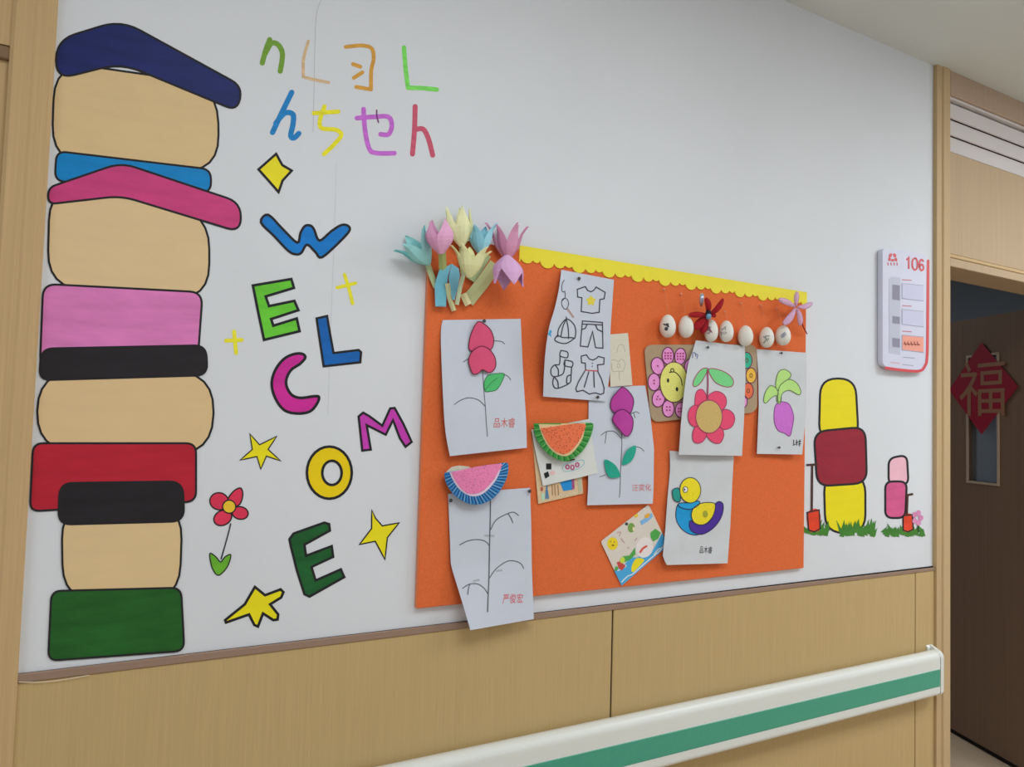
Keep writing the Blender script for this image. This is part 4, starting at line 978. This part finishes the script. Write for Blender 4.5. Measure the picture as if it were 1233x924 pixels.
tulip('light blue folded paper tulip between the yellow and pink ones', (579, 307), (578, 269), 25, (150, 206, 222), .030, .038, .45, FR + .9, ([(586, 306), (576, 322), (566, 337)], 12, (160, 178, 132), (.022, .020)), (132, 188, 204))
tulip('dusty pink folded paper tulip with spiky tips, right of the bouquet', (611, 313), (611, 269), 30, (206, 148, 178), .030, .040, .45, FR + .15, None, (186, 126, 158), 6)
tulip('round pink folded paper tulip next to the teal one', (531, 306), (528, 264), 34, (216, 162, 196), .072, .078, -.15, FR + .35, ([(532, 303), (533, 320), (533, 332)], 9, (162, 174, 112), (.05, .022)), (200, 144, 178))
tulip('pale yellow folded paper tulip opening in the middle of the bouquet', (565, 334), (569, 296), 29, (214, 214, 162), .092, .102, .50, FR + .45, ([(559, 328), (554, 346), (550, 367)], 4.5, (184, 202, 166), (.075, .044)), (200, 200, 146), 5)
tulip('lilac pink folded paper tulip hanging down at the right end', (611, 308), (613, 346), 37, (204, 162, 200), .072, .082, .02, FR, ([(597, 318), (580, 342), (563, 363)], 16, (174, 178, 130), (.03, .018)), (190, 144, 186))
zl = Z(510, 305, .1135)
bl_ = empty('folded_leaf', at(537, 345, BD + .02)); tag(bl_, 'light blue folded paper leaf with two points below the tulips', 'paper leaf')
S = Surf((524, 318), (556, 318), (524, 370), BD + .010, lambda s, t: .010 * (1 - abs(s - .25) * 1.8) * (1 - .4 * t) + .002)
fill('leaf_lobe', [zl([(300, 112), (165, 182), (140, 262), (118, 342), (125, 565), (238, 568), (248, 340), (258, 250)])], S, 0, mat((112, 180, 200), .8, 'plain', .05, 40), bl_, 3, .0005)
fill('leaf_lobe', [zl([(300, 112), (372, 160), (386, 240), (364, 372), (328, 502), (304, 488), (276, 360), (268, 262)])], S, .002, mat((118, 182, 206), .8, 'plain', .05, 40), bl_, 3, .0005)
strip(zl([(252, 320), (275, 480), (322, 612)]), 5.5, (204, 206, 160), (.034, .018), bl_)
strip(zl([(420, 430), (450, 500), (475, 548)]), 8.0, (208, 204, 156), (.032, .024), bl_, 'leaf_tip')

# ------------------------------------------------------------------ room sign 106
z7s = Z(1045, 285, .195)
S = plane(0.020)
SGW = mat((196, 196, 214), .35, 'plain', .015, 20, name='sign_acrylic'); SGR = mat((196, 60, 66), .4, name='sign_red')
sg = fill('room_sign', rounded(z7s([(92, 68), (362, 112), (366, 838), (92, 800)]), 6), S, 0, SGW, None, None, 0.018)
tag(sg, 'white and red room number sign reading 106 beside the door', 'sign')
lines('red_border', [z7s([(372, 150), (370, 500), (366, 740), (352, 800), (318, 830), (220, 826), (112, 812)])], 3.4, S, 0.0006, SGR, sg, curve=True)
lines('room_number', [z7s(q_) for q_ in ([(242, 142), (253, 130), (253, 196)], crv([(291, 134), (277, 146), (275, 180), (284, 202), (295, 204), (305, 190), (306, 158), (299, 138)], True), crv([(342, 152), (332, 142), (322, 152), (319, 182), (326, 206), (336, 208), (344, 196), (340, 178), (330, 172), (321, 184)]))], 2.1, S, 0.0006, SGR, sg, curve=False)
fills('emblem', [z7s(ell(140, 116, 9, 14, .5)), z7s(ell(166, 116, 9, 14, -.5)), z7s(ell(134, 140, 8, 12, .2)), z7s(ell(174, 142, 8, 12, -.2)), z7s(ell(154, 146, 12, 8))], S, 0.0006, SGR, sg)
lines('emblem_lettering', [z7s([(x, 162), (x + 2, 176)]) for x in (124, 143, 162, 180)], 1.1, S, 0.0006, SGR, sg)
SLT = mat((176, 178, 194), .4); DRK = mat((134, 132, 150), .5); GRY = mat((150, 152, 172), .4)
fill('slider_track', z7s([(150, 250), (200, 255), (200, 730), (130, 718), (132, 262)]), S, 0.0005, SLT, sg)
for y0, y1 in ((296, 388), (490, 535), (625, 680)): fill('slider', z7s([(152, y0), (198, y0 + 6), (198, y1 + 6), (152, y1)]), S, 0.001, DRK, sg)
for y, c in ((290, None), (450, None), (608, (220, 146, 126))):
    pk_ = fill('name_slot', z7s([(212, y), (344, y + 12), (344, y + 108), (212, y + 92)]), S, 0.0006, mat(c or (186, 186, 210), .4), sg)
    lines('slot_edge', [z7s([(212, y), (344, y + 12)]), z7s([(212, y), (212, y + 92)]), z7s([(212, y + 92), (344, y + 108)])], .7, S, 0.0009, GRY, pk_)
    lines('slot_title', [z7s([(214, y - 24), (268, y - 20)])], 1.0, S, 0.0006, mat((190, 110, 120), .5), sg)
lines('slot_writing', [z7s([(x, 650), (x + 8, 672)]) for x in (226, 246, 266, 286, 304)] + [z7s([(222, 662), (320, 668)])], 1.0, S, 0.001, mat((140, 72, 66), .6), sg)
lines('small_print', [z7s([(220, 745), (288, 752)]), z7s([(215, 790), (280, 798)])], .9, S, 0.0006, GRY, sg)
lines('small_red_print', [z7s([(142, 776), (195, 784)])], 1.0, S, 0.0006, mat((210, 160, 170), .5), sg)
